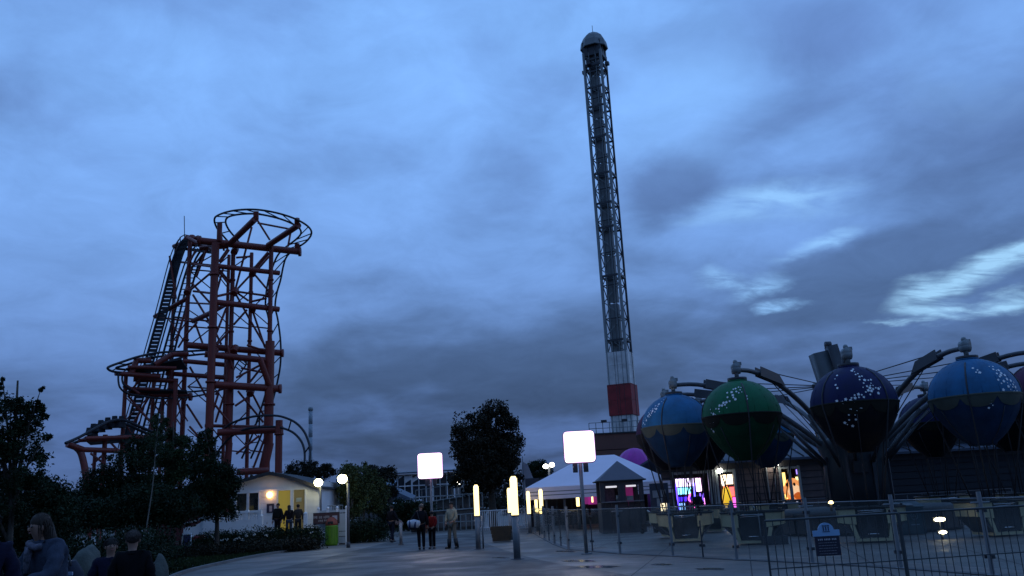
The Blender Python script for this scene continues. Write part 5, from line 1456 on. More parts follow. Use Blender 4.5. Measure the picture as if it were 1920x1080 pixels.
for (a, ya, b, yb) in [(405, 960, 372, 983), (372, 983, 346, 990)]:
    mb = MB(); xa, xb = TX(a), TX(b); za, zb = TZ(a, ya), TZ(b, yb)
    mb.slab([(xa, -.1, 0), (xb, -.1, 0), (xb, -.1, zb), (xa, -.1, za)], (0, .1, 0)); mb.build('ramp_wall', W_, tr)
    mb = MB(); mb.path([(xa, -.05, za + .2), (xb, -.05, zb + .2)], .035, 8); mb.build('handrail', W_, tr)
mb = MB(); mb.box((TX(396), .15, TZ(396, 955) / 2), (.7, .7, TZ(396, 955))); mb.build('corner_pier', W_, tr)
# things by the terrace
p = P(373, 1000, 41.5); p.z = 0
t = thing('red_bin', p, 'small red box bin at the foot of the white ramp', 'bin')
rb = mat('red_plastic', (.20, .012, .012), .45, 0, .15)
mb = MB(); mb.box((0, 0, .38), (.52, .5, .76), taper=1.06); mb.build('body', rb, t); mb = MB(); mb.box((0, 0, .8), (.42, .42, .1), taper=.7); mb.build('lid', rb, t)
p = P(350, 1000, 41); p.z = 0
t = thing('pavement_sign', p, 'dark poster board in a white frame left of the red bin', 'sign')
mb = MB(); mb.path([(-.2, 0, .15), (.2, 0, .15), (.2, .05, .95), (-.2, .05, .95)], .03, 6, closed=True); mb.build('frame', W_, t)
mb = MB(); mb.slab([(-.17, .0, .2), (.17, 0, .2), (.17, .05, .9), (-.17, .05, .9)], (0, .02, 0)); mb.build('poster', mat('poster_violet2', (.03, .03, .10), .5, 0, .5, 8), t)
for s_ in (-.18, .18): mb = MB(); mb.tube((s_, 0, 0), (s_, .25, .6), .015, n=6); mb.build('leg', W_, t)
p = P(394, 1000, 42); p.z = 0
t = thing('pavement_sign', p, 'dark blue low board between the red bin and the terrace corner', 'sign')
mb = MB(); mb.slab([(-.25, 0, .05), (.25, 0, .05), (.25, .1, .8), (-.25, .1, .8)], (0, .03, 0)); mb.build('board', mat('blue_board', (.03, .05, .16), .5), t)
mb = MB(); mb.tube((0, .3, 0), (0, .1, .7), .02, n=6); mb.build('strut', W_, t)
# big green bin
p = G(622, 1023)
t = thing('litter_bin', p, 'round lime green litter bin with an orange red dome beside the street lamp', 'bin')
zb_ = HG(p, 985); zd_ = HG(p, 969)
mb = MB(); mb.lathe([(.27, 0), (.30, .1), (.31, .5), (.30, zb_ - .06), (.31, zb_)], n=28); mb.build('body', mat('lime', (.10, .24, .012), .5, 0, .2, 3), t)
for i in range(14):
    a = 2 * PI * i / 14; mb = MB(); mb.box((.308 * math.cos(a), .308 * math.sin(a), zb_ * .5), (.02, .03, zb_ * .8), a); mb.build('slat', mat('lime2', (.08, .2, .012), .5, 0, .2, 3), t)
mb = MB(); mb.lathe([(.31, zb_), (.30, zb_ + .1), (.23, zb_ + .28), (.1, zd_ - .02), (.02, zd_)], n=28); mb.build('dome', mat('orange_dome', (.26, .05, .02), .5, 0, .2, 3), t)
mb = MB(); mb.box((0, -.27, zb_ + .12), (.26, .06, .14)); mb.build('opening', M['seat_black'], t)
# brown sign on white board fence
SY = 43.0
p = P(612, 972, SY)
t = thing('sign_board', (p.x, SY, 0), 'long brown sign with pale lettering on the white panel fence', 'sign')
zs0, zs1 = P(612, 982, SY).z, P(612, 961.5, SY).z; hw_ = (P(637, 970, SY).x - P(588, 970, SY).x) / 2
mb = MB(); mb.box((0, 0, (zs0 + zs1) / 2), (2 * hw_, .05, zs1 - zs0)); mb.build('panel', mat('sign_brown', (.075, .035, .035), .5, 0, .2, 2), t)
mb = MB(); mb.path([(-hw_, -.02, zs0), (hw_, -.02, zs0), (hw_, -.02, zs1), (-hw_, -.02, zs1)], .018, 5, closed=True); mb.build('border', mat('sign_dark', (.02, .015, .02), .5), t)
rgx = random.Random(5)
for (zz_, x0, x1, hh) in [(.62, -.9, .35, .13), (.3, -.55, .25, .10)]:
    mb = MB(); x = x0 * hw_ / .95
    while x < x1 * hw_:
        w_ = rgx.uniform(.03, .06); mb.box((x, -.03, zs0 + (zs1 - zs0) * zz_ + rgx.uniform(-.01, .01)), (w_, .008, hh * rgx.uniform(.75, 1.0))); x += w_ + (.018 if rgx.random() > .18 else .07)
    mb.build('lettering', mat('sign_letters', (.32, .28, .27), .6), t)
mb = MB(); mb.box((hw_ * .65, -.03, zs0 + (zs1 - zs0) * .5), (.24, .01, .22)); mb.lathe([(.12, -.005), (.12, .005)], c=(0, 0, 0), n=4) if False else None; mb.build('emblem', mat('sign_emblem', (.42, .42, .48), .6), t)
for s_ in (-1, 1): mb = MB(); mb.box((s_ * hw_ * .8, .06, zs0 / 2), (.07, .07, zs0)); mb.build('leg', W_, t)
PY = 43.4
x0, x1 = P(597, 960, PY).x, P(650, 958, PY).x
t = thing('panel_fence', ((x0 + x1) / 2, PY, 0), 'white panel fence with small ball finials behind the brown sign', 'fence')
xc = (x0 + x1) / 2; zt_ = P(620, 955, PY).z
for i in range(4):
    x = x0 - xc + (x1 - x0) * i / 3
    mb = MB(); mb.box((x, 0, zt_ / 2), (.11, .11, zt_)); mb.build('post', W_, t); mb = MB(); mb.ball((x, 0, zt_ + .06), .08, 10); mb.build('finial', W_, t)
    if i < 3:
        w_ = (x1 - x0) / 3
        for (za, zb) in [(.08, .38), (.41, .62), (.65, zt_ - .22), (zt_ - .18, zt_ - .04)]:
            mb = MB(); mb.box((x + w_ / 2, .0, (za + zb) / 2), (w_ - .13, .05, zb - za)); mb.build('board', mat('board_%d' % int(za * 10), (.45, .5, .53) if za > .3 else (.3, .36, .42), .55, 0, .1), t)
# hedge and planting bed in front of the cabin
def hedge(pts, h, w_, n, size, seed, label, leaf='leaf_dark', name='hedge', cat='hedge'):
    mid = sum((Vector(p) for p in pts), Vector()) / len(pts); mid.z = 0
    t = thing(name, mid, label, cat)
    bl = []
    P_ = smooth_pts(pts, 4)
    rg = random.Random(seed)
    for q in P_: bl.append(((q.x, q.y, h * .5 * rg.uniform(.85, 1.15)), (w_ * rg.uniform(.8, 1.2), w_, h * .5)))
    foliage('leaves', M[leaf], bl, n, size, seed, t, mid, .35, 40 * len(bl), .2)
    mb = MB()
    for q in P_[::2]: mb.tube((q.x - mid.x, q.y - mid.y, 0), (q.x - mid.x + rg.uniform(-.1, .1), q.y - mid.y, h * .8), .02, .008, n=5)
    s_ = mb.build('stems', M['bark'], t); s_['kind'] = 'stuff'
    return t
hd = [P(385, 1000, 41.2), P(430, 1000, 41.2), P(480, 1000, 41.0), P(530, 1000, 40.8), P(568, 1000, 40.6), P(586, 1000, 40.5)]
for q in hd: q.z = 0
hedge(hd, .92, .55, 26000, .055, 21, 'dark clipped hedge running in front of the white cabin')
lg = [P(330, 1020, 36.5), P(420, 1020, 37.2), P(520, 1015, 38.4), P(572, 1010, 39.2)]
for q in lg: q.z = 0
hedge(lg, .36, .6, 16000, .06, 22, 'low brownish ground cover bed between the hedge and the path', 'leaf_brown', 'flower_bed', 'flower bed')
rg = random.Random(9)
for fi, (px, py) in enumerate([(398, 1006), (408, 1010), (416, 1012), (432, 999), (448, 1010), (455, 1012), (462, 1005), (500, 1004), (570, 1010), (585, 999), (424, 1013), (403, 1012), (441, 1012), (478, 1003)]):
    q = P(px, py, 39.2 + rg.uniform(-.3, .1)); t = thing('white_flower', (q.x, q.y, 0), 'small white flower clump showing against the dark hedge', 'flower', 'white flower clumps along the hedge')
    mb = MB(); z = max(q.z, .1)
    for k in range(5): mb.ball((rg.uniform(-.07, .07), rg.uniform(-.05, .05), z + rg.uniform(-.04, .05)), rg.uniform(.02, .04), 6)
    b_ = mb.build('petals', mat('petal', (.5, .52, .5), .7), t); b_['kind'] = 'stuff'
    mb = MB(); mb.tube((0, 0, 0), (0, 0, z), .008, n=4); mb.build('stem', M['leaf_dark'], t)

# ================================================================== TREES
def B(px, py, Y, rx, ry=None, rzz=None):
    q = P(px, py, Y); return ((q.x, q.y, q.z), (rx, ry or rx, rzz or rx))
# the dark bushy tree against the sky right of the middle
bs = [B(895, 835, 60, 1.7, 1.7, 2.3), B(925, 800, 60, 1.5, 1.5, 1.7), B(915, 870, 60, 2.0, 2, 1.8), B(945, 845, 60, 1.2, 1.3, 1.7), B(872, 860, 60, .9, 1.1, 1.2), B(890, 895, 60, 1.5, 1.5, 1.1), B(945, 895, 60, 1.1, 1.2, 1.1), B(930, 780, 60, .8, .8, .6)]
tb_ = P(925, 980, 60); tb_.z = 0
tree(tb_, bs, 40000, .11, 31, 'big dark bushy tree against the dusk sky left of the marquee', trunk_r=.3, clumps=230, clump=.15, leaf='leaf_brown', limbs=16)
# yellow lit willow like trees beside the street lamps
for (px, sd, lab, lf, yb) in [(682, 41, 'lamp lit yellow green tree right of the street lamps', 'leaf_yel', 52), (712, 42, 'darker round tree right of the lamp lit tree', 'leaf_brown', 58), (660, 43, 'slim yellowish tree just behind the nearer street lamp post', 'leaf_yel', 50), (575, 44, 'small dark tree behind the right side of the cabin roof', 'leaf_brown', 62), (735, 45, 'dark shrub behind the walking man in black', 'leaf_dark', 56)]:
    if px == 735: bs = [B(735, 960, yb, 1.0, 1, .8), B(760, 965, yb, 1.1, 1, .75), B(785, 962, yb, 1.0, 1, .8)]
    elif px == 575: bs = [B(560, 885, yb, .9, 1, .7), B(590, 890, yb, 1.0, 1, .9), B(612, 885, yb, .7, .8, .5)]
    elif px == 660: bs = [B(655, 905, yb, .6, .8, 1.0), B(664, 930, yb, .7, .7, 1.1)]
    elif px == 712: bs = [B(712, 893, yb, 1.1, 1, .75), B(722, 915, yb, .7, .9, 1.2), B(700, 905, yb, .8, .9, 1.1)]
    else: bs = [B(682, 895, yb, .8, .9, .9), B(690, 925, yb, 1.1, 1, 1.3), B(672, 920, yb, .8, .9, 1.2)]
    q = P(px, 985, yb); q.z = 0
    tree(q, bs, 9000, .085, sd, lab, leaf=lf, trunk_r=.1, clumps=120, bark='bark_pale' if px in (682, 660) else 'bark')
q1 = [P(645, 980, 45), P(675, 980, 45), P(708, 980, 45)]
for q in q1: q.z = 0
hedge(q1, .95, .7, 12000, .06, 51, 'dark shrubbery right of the nearer street lamp post')
q1 = [P(745, 975, 62), P(790, 975, 62), P(830, 972, 62)]
for q in q1: q.z = 0
hedge(q1, 1.3, .8, 11000, .08, 52, 'mid green hedge in front of the far hall', 'leaf_mid')
tb_ = P(1010, 930, 85); tb_.z = 0
tree(tb_, [B(1010, 885, 85, 1.2, 1.2, 1.1), B(1008, 905, 85, 1.0, 1, .9)], 7000, .12, 61, 'small round dark tree by the distant twin floodlight', trunk_r=.15, clumps=120)
# trees in front of the coaster foot
cone = lambda px, Y, ys, rs: [B(px + random.uniform(-4, 4), y, Y, r, r, abs(ys[1] - ys[0]) / 1600 * Y * .75) for y, r in zip(ys, rs)]
tb_ = P(408, 990, 38); tb_.z = 0
tree(tb_, [B(386, 828, 38, .34, .4, .6), B(385, 860, 38, .65, .6, .7), B(395, 895, 38, .95, .9, .75), B(415, 905, 38, .8, .8, .8), B(385, 935, 38, 1.0, 1, .7), B(425, 935, 38, .5, .7, .6), B(415, 960, 38, .7, .7, .35)], 26000, .06, 71, 'conical dark green tree at the left edge of the white cabin', trunk_r=.12, clumps=300)
tb_ = P(325, 1000, 44); tb_.z = 0
tree(tb_, [B(300, 792, 44, .32, .4, .7), B(302, 830, 44, .8, .8, .8), B(330, 850, 44, 1.0, 1, .8), B(355, 860, 44, .9, .9, .8), B(300, 880, 44, 1.3, 1.2, .9), B(345, 905, 44, 1.2, 1.2, .8), B(320, 940, 44, 1.3, 1.2, .7)], 26000, .07, 72, 'loose dark tree in front of the foot of the coaster', leaf='leaf_mid', trunk_r=.14, clumps=200)
tb_ = P(225, 1000, 40); tb_.z = 0
tree(tb_, [B(265, 845, 41, .8, .9, .7), B(240, 880, 40, 1.1, 1, .8), B(190, 905, 40, .8, 1, .6), B(250, 925, 40, 1.3, 1.1, .7), B(205, 945, 40, 1.2, 1.1, .7), B(165, 935, 40, .7, .8, .5)], 24000, .07, 73, 'dark broad tree left of the coaster foot behind the boulders', trunk_r=.13, clumps=220)
tb_ = P(275, 1010, 36); tb_.z = 0
tree(tb_, [B(275, 950, 36, 1.4, 1, .8), B(210, 965, 36, 1.3, 1, .6), B(330, 960, 36, 1.1, 1, .6), B(150, 965, 36, 1.2, 1, .6)], 22000, .07, 74, 'low mass of dark shrubs under the coaster trees', cat='shrub', name='shrub', trunk_r=.06, clumps=260)
# near left: tall leafy shrub reaching into the sky and a dark mounded bush
tb_ = P(20, 1040, 13); tb_.z = 0
tree(tb_, [B(-20, 800, 13, .62, .6, .5), B(30, 775, 13, .34, .4, .22), B(60, 790, 13, .24, .3, .3), B(76, 745, 13, .05, .08, .17), B(6, 715, 13, .05, .07, .14), B(-40, 740, 13, .3, .3, .4), B(40, 830, 13, .38, .4, .3), B(82, 820, 13, .09, .15, .10), B(20, 880, 13, .5, .5, .35), B(0, 930, 13, .6, .5, .4)], 17000, .030, 81, 'leafy dark shrub rising into the sky at the left edge', trunk_r=.06, clumps=330, clump=.11, limbs=12)
tb_ = P(60, 1060, 15); tb_.z = 0
tree(tb_, [B(30, 940, 15, .75, .6, .5), B(75, 935, 15, .42, .5, .4), B(60, 985, 15, .8, .6, .4), B(105, 960, 15, .25, .4, .38), B(0, 990, 15, .6, .5, .4)], 26000, .032, 82, 'dense rounded near black bush behind the woman at lower left', cat='shrub', name='shrub', trunk_r=.05, clumps=420, clump=.14)
q1 = [P(60, 1010, 21), P(120, 1020, 22), P(190, 1020, 23), P(250, 1030, 25), P(300, 1030, 28)]
for q in q1: q.z = 0
hedge(q1, 1.3, .7, 26000, .05, 53, 'dark undergrowth along the lawn behind the boulders')
# thin pale sapling and its stake
st0 = G(271, 1058); 
t = thing('sapling', (st0.x, st0.y, 0), 'thin pale leaning sapling stem rising in front of the dark trees', 'tree')
pts = [Vector((0, 0, 0)), P(274, 997, st0.y) - t.location, P(286, 913, st0.y) - t.location, P(292, 840, st0.y) - t.location, P(297, 790, st0.y) - t.location]
mb = MB(); mb.path(smooth_pts(pts, 4), [.034 - .0014 * i for i in range(17)], 8); mb.build('trunk', M['bark_pale'], t)
foliage('crown', M['leaf_mid'], [((P(297, 790, st0.y)), (.35, .35, .35)), ((P(290, 830, st0.y)), (.45, .45, .3)), ((P(310, 850, st0.y)), (.3, .4, .3))], 1800, .035, 83, t, t.location, .2, 70)
# boulders
def boulder(px, py, Y, sx_, sz_, seed, label):
    q = P(px, py, Y); q.z = 0
    bm = bmesh.new(); bmesh.ops.create_icosphere(bm, subdivisions=3, radius=1)
    rg = random.Random(seed); ph = [rg.uniform(0, 6) for _ in range(6)]
    for v in bm.verts:
        n = 1 + .12 * math.sin(3 * v.co.x + ph[0]) + .1 * math.sin(4 * v.co.y + ph[1]) + .1 * math.sin(5 * v.co.z + ph[2]) + rg.uniform(-.02, .02)
        v.co = Vector((v.co.x * n * sx_, v.co.y * n * sx_ * .8, v.co.z * n * sz_ + sz_ * .75))
    me = bpy.data.meshes.new('boulder'); bm.to_mesh(me); bm.free(); me.materials.append(M['rock'])
    for p_ in me.polygons: p_.use_smooth = True
    o = bpy.data.objects.new('boulder', me); C.objects.link(o); o.location = (q.x, q.y, -.02)
    tag(o, label, 'boulder', 'boulders on the lawn at lower left')
boulder(158, 1040, 11.2, .24, .76, 1, 'rounded grey boulder between the woman and the two children at lower left')
boulder(294, 1045, 12.2, .15, .72, 2, 'tall narrow grey green boulder right of the child in black')
# far wooded strip
rgf = random.Random(77)
bl = []
for i in range(70):
    px = -200 + i * 19; Y = 120 + rgf.uniform(-12, 25); q = P(px, 930, Y); h = rgf.uniform(1.8, 3.4) * (1.2 if px < 600 else .9)
    bl.append(((q.x, Y, h * .9), (rgf.uniform(1.6, 3), 2.5, h)))
o = foliage('far_wood', M['leaf_brown'], bl, 45000, .26, 90, None, (0, 0, 0), .22, 1500, .3)
tag(o, kind='stuff')

# ================================================================== FAR HALL, TERRACES, RAILINGS (middle distance)
FY = 78.0
f0, f1 = P(733, 920, FY).x, P(852, 915, FY).x
t = thing('glass_hall', ((f0 + f1) / 2, FY, 0), 'pale framed glass hall far behind the people in the middle', 'building')
O = t.location.copy(); zt_ = P(790, 889, FY).z
dg = mat('dark_glass', (.03, .035, .045), .2, 0, .2)
mb = MB(); mb.box((0, 4, zt_ / 2), (f1 - f0, 7.8, zt_)); mb.build('wall', mat('hall_wall', (.05, .05, .055), .6), t)
nb = 9
for i in range(nb + 1):
    x = f0 - O.x + (f1 - f0) * i / nb
    mb = MB(); mb.box((x, -.05, zt_ / 2), (.13 if i % 3 == 0 else .07, .15, zt_)); mb.build('mullion', mat('hall_frame', (.66, .68, .72), .5), t)
    if i < nb:
        for j in range(4):
            mb = MB(); mb.box((x + (f1 - f0) / nb / 2, .06, zt_ * (j + .5) / 4), ((f1 - f0) / nb - .12, .05, zt_ / 4 - .1)); mb.build('pane', dg, t)
        if i in (0, 2, 3, 6): mb = MB(); mb.slab([(x, -.1, zt_ - .1), (x + 1.1, -.1, zt_ - .1), (x, -.1, zt_ - .75)], (0, .05, 0)); mb.build('corner_brace', MATS['hall_frame'], t)
for z in (.33, .55, .78, 1.0): mb = MB(); mb.box((0, -.05, zt_ * z), (f1 - f0, .12, .09)); mb.build('transom', MATS['hall_frame'], t)
mb = MB(); mb.slab([(f0 - O.x - .3, -.6, zt_ + .1), (f1 - O.x + 1.6, -.6, zt_ + .1), (f1 - O.x + .5, 8, zt_ + .5), (f0 - O.x - .3, 8, zt_ + .5)], (0, 0, .12)); mb.build('roof', mat('hall_roof', (.07, .085, .12), .5), t)
# brown shed with pale blue roof
x0, x1 = P(700, 920, 72).x, P(737, 920, 72).x
t = thing('shed', ((x0 + x1) / 2, 72, 0), 'small brown shed with a pale blue roof left of the glass hall', 'shed')
zt2 = P(718, 912, 72).z; w_ = x1 - x0
for i in range(6): mb = MB(); mb.box((-w_ / 2 + w_ * (i + .5) / 6, 0, zt2 / 2), (w_ / 6 - .02, .1, zt2)); mb.build('board', mat('shed_brown', (.06, .045, .042), .8), t)
mb = MB(); mb.box((0, 1.5, zt2 / 2), (w_ - .1, 2.8, zt2)); mb.build('body', MATS['shed_brown'], t)
mb = MB(); mb.slab([(-w_ / 2 - .1, -.4, zt2), (w_ / 2 + .1, -.4, zt2), (w_ / 2 + .1, 2, zt2 + .5), (-w_ / 2 - .1, 2, zt2 + .5)], (0, 0, .06)); mb.build('roof', mat('pale_blue_roof', (.10, .17, .26), .5), t)
# blue sloping canopy and long pale handrail
t = thing('sloping_canopy', (P(750, 930, 68).x, 68, 0), 'blue grey canopy sloping down to the right below the glass hall', 'canopy')
O = t.location.copy(); q = [P(737, 919, 68) - O, P(775, 936, 68) - O, P(775, 942, 68) - O, P(737, 940, 68) - O]
mb = MB(); mb.slab(q, (0, 1.5, .3)); mb.build('canopy_cloth', mat('canopy_blue', (.07, .10, .15), .6, 0, .2), t)
for x in (740, 772): p = P(x, 940, 68.2) - O; mb = MB(); mb.tube((p.x, .2, 0), (p.x, .2, p.z), .05, n=6); mb.build('post', M['grey_steel'], t)
def railing(pts, h, n, label, m_=None, r=.03, name='railing', bars=True, zb=0.0):
    m_ = m_ or M['galv']; o = Vector(pts[0]); o.z = 0
    t = thing(name, o, label, 'railing')
    tot = [Vector(p) for p in pts]
    for z in ([h, h * .55] if not bars else [h, .15]):
        mb = MB(); mb.path([p - o + Vector((0, 0, z)) for p in tot], r, 6); mb.build('rail', m_, t)
    for i in range(n + 1):
        f = i / n * (len(tot) - 1); k = min(int(f), len(tot) - 2); p = tot[k].lerp(tot[k + 1], f - k) - o
        bar('baluster' if bars and i % 6 else 'post', p + o + Vector((0, 0, -p.z * 0 if True else 0)), p + o + Vector((0, 0, h)), (r * .7 if bars and i % 6 else r * 1.3), m_, t, 6)
    return t
a, b = P(675, 948, 64), P(790, 935, 64)
# planted bank retaining wall with stepped walkways
for (x0, y0, x1, y1, Y, lab) in [(672, 952, 792, 938, 66, 'long pale edge beam crossing behind the people'), (780, 945, 905, 925, 63, 'upper sloping walkway edge left of the light columns'), (770, 962, 905, 952, 58, 'lower walkway edge left of the light columns')]:
    p0_, p1_ = P(x0, y0, Y), P(x1, y1, Y)
    t = thing('walkway_edge', ((p0_.x + p1_.x) / 2, Y, 0), lab, 'walkway'); O = t.location.copy()
    mb = MB(); mb.path([p0_ - O, p1_ - O], .07 if Y == 66 else .05, 6); mb.build('edge_beam', mat('edge_pale', (.72, .75, .8), .5) if Y == 66 else M['grey_steel'], t)
    mb = MB(); mb.slab([(p0_.x - O.x, .05, 0), (p1_.x - O.x, .05, 0), p1_ - O + Vector((0, .05, -.05)), p0_ - O + Vector((0, .05, -.05))], (0, .1, 0)); mb.build('bank_wall', mat('bank_wall', (.10, .095, .09), .85, 0, .4, 1.5, .3), t)
    for k in range(12):
        p = p0_.lerp(p1_, k / 11); 
        if Y != 66: bar('post', p, p + Vector((0, 0, .95)), .025, M['grey_steel'], t, 6)
    if Y != 66: bar('rail', p0_ + Vector((0, 0, .95)), p1_ + Vector((0, 0, .95)), .03, M['grey_steel'], t, 6)
    for k in range(6):
        x = p0_.lerp(p1_, (k + .5) / 6); mb = MB(); mb.box((x.x - O.x, 0, x.z * .45), (.9, .12, x.z * .6)); mb.build('wall_panel', mat('bank_panel', (.14, .125, .12), .85, 0, .4, 1.5, .3), t)
a, b = P(800, 972, 56), P(905, 972, 56); a.z = b.z = 0
railing([a, b], 1.0, 10, 'grey barrier rails in front of the lower walkway', M['grey_steel'], bars=False)
a, b = P(898, 968, 54), P(992, 968, 54); a.z = b.z = 0
railing([a, b], 1.15, 26, 'pale picket railing below the big dark tree', mat('pale_rail', (.7, .7, .72), .5))
# dark shed band under the tree, lamp lit
x0, x1 = P(985, 940, 62).x, P(1010, 940, 62).x
# white wall streaks / gate frames by the cabin
railing([Vector((P(600, 960, 48).x, 48, 0)), Vector((P(642, 960, 48).x, 48, 0))], 1.9, 9, 'tall grey mesh fence behind the brown sign', M['grey_steel'], .025)
# red service hut and pipes seen through the trees
t = thing('coaster_station', (P(330, 985, 55).x, 55, 0), 'dark red service building glimpsed through the trees under the coaster', 'building')
O = t.location.copy(); dr_ = mat('dark_red', (.09, .012, .012), .6, 0, .3)
for i in range(9): p = P(298 + i * 12, 985, 55) - O; mb = MB(); mb.box((p.x, 0, 1.2), (.38, .1, 2.4)); mb.build('wall_panel', dr_, t)
mb = MB(); mb.box((0, 1.5, 2.5), (5.4, 3.4, .15)); mb.build('roof', M['dark_trim'], t)
for i, (px, y0, y1) in enumerate([(190, 912, 932), (225, 908, 935), (239, 905, 920), (258, 898, 927), (295, 912, 932), (328, 935, 960)]):
    a, b = P(px, y0, 50), P(px, y1, 50); t = thing('steel_pole', (b.x, 50, 0), ['lamp lit steel pole leftmost among the trees', 'lamp lit steel pole second from the left among the trees', 'short lamp lit steel pole between two taller ones among the trees', 'lamp lit steel pole left of the sapling', 'lamp lit steel pole right of the sapling', 'lamp lit steel pole nearest the cabin among the trees'][i], 'pole', 'poles among the trees')
    mb = MB(); mb.tube((0, 0, 0), (a.x - b.x, 0, a.z), .06, n=8); mb.build('shaft', mat('pole_tan', (.28, .24, .2), .4, .3), t)
    mb = MB(); mb.tube((a.x - b.x, 0, a.z), (a.x - b.x, 0, a.z + .06), .08, n=8); mb.build('cap', M['dark_steel'], t)

# grass blades on the near lawn
rgn = np.random.default_rng(4)
n = 60000
lx = rgn.uniform(-17, -2.5, n); ly = rgn.uniform(7, 40, n)
edge = np.array([[q.x, q.y] for q in lawn_e]); 
ex = np.interp(ly, edge[:, 1][np.argsort(edge[:, 1])], edge[:, 0][np.argsort(edge[:, 1])])
ok = lx < ex - .08; lx, ly = lx[ok], ly[ok]; n = len(lx)
hh = rgn.uniform(.04, .12, n); an = rgn.uniform(0, 2 * np.pi, n); w = .008 + .0008 * ly
bx, by = np.cos(an) * w, np.sin(an) * w; tx, ty = rgn.normal(0, .02, n), rgn.normal(0, .02, n)
z0 = np.full(n, .05)
v = np.stack([np.stack([lx - bx, ly - by, z0], 1), np.stack([lx + bx, ly + by, z0], 1), np.stack([lx + tx, ly + ty, z0 + hh], 1)], 1).reshape(-1, 3)
me = bpy.data.meshes.new('grass'); me.vertices.add(len(v)); me.vertices.foreach_set('co', v.ravel().astype(np.float32))
me.loops.add(3 * n); me.loops.foreach_set('vertex_index', np.arange(3 * n, dtype=np.int32))
me.polygons.add(n); me.polygons.foreach_set('loop_start', np.arange(0, 3 * n, 3, dtype=np.int32)); me.polygons.foreach_set('loop_total', np.full(n, 3, dtype=np.int32))
me.update(calc_edges=True); me.materials.append(mat('grass_blades', (.022, .035, .012), .8, 0, .5, 1.5, spec=.1))
go = bpy.data.objects.new('grass', me); C.objects.link(go); tag(go, kind='stuff')

# ================================================================== PEOPLE
def skin_mesh(verts, edges, radii, sub=1, root=0):
    me = bpy.data.meshes.new('skin_tmp'); me.from_pydata([tuple(v) for v in verts], edges, [])
    ob = bpy.data.objects.new('skin_tmp', me); C.objects.link(ob)
    md = ob.modifiers.new('Skin', 'SKIN'); md.use_smooth_shade = True
    sv = me.skin_vertices[0].data
    for i, r in enumerate(radii):
        sv[i].radius = (r, r) if not isinstance(r, tuple) else r
        sv[i].use_root = (i == root)
    s = ob.modifiers.new('Sub', 'SUBSURF'); s.levels = sub; s.render_levels = sub
    dg = bpy.context.evaluated_depsgraph_get()
    res = bpy.data.meshes.new_from_object(ob.evaluated_get(dg))
    bpy.data.objects.remove(ob); bpy.data.meshes.remove(me)
    return res
def mesh_obj(name, me, m, parent):
    me.materials.clear(); me.materials.append(m); me.name = name
    for p in me.polygons: p.use_smooth = True
    o = bpy.data.objects.new(name, me); C.objects.link(o); o.parent = parent; return o
BASE = {'pelvis': (0, 0, .95), 'waist': (0, 0, 1.10), 'chest': (0, 0, 1.30), 'neck': (0, 0, 1.46), 'head0': (0, .01, 1.54), 'head1': (0, .02, 1.62), 'head2': (0, .0, 1.70),
        'shL': (-.17, 0, 1.40), 'elL': (-.25, -.02, 1.13), 'wrL': (-.26, .05, .88), 'shR': (.17, 0, 1.40), 'elR': (.25, -.02, 1.13), 'wrR': (.26, .05, .88),
        'hiL': (-.09, 0, .90), 'knL': (-.10, .02, .50), 'anL': (-.10, -.01, .09), 'toL': (-.11, .15, .04), 'hiR': (.09, 0, .90), 'knR': (.10, .02, .50), 'anR': (.10, -.01, .09), 'toR': (.11, .15, .04)}
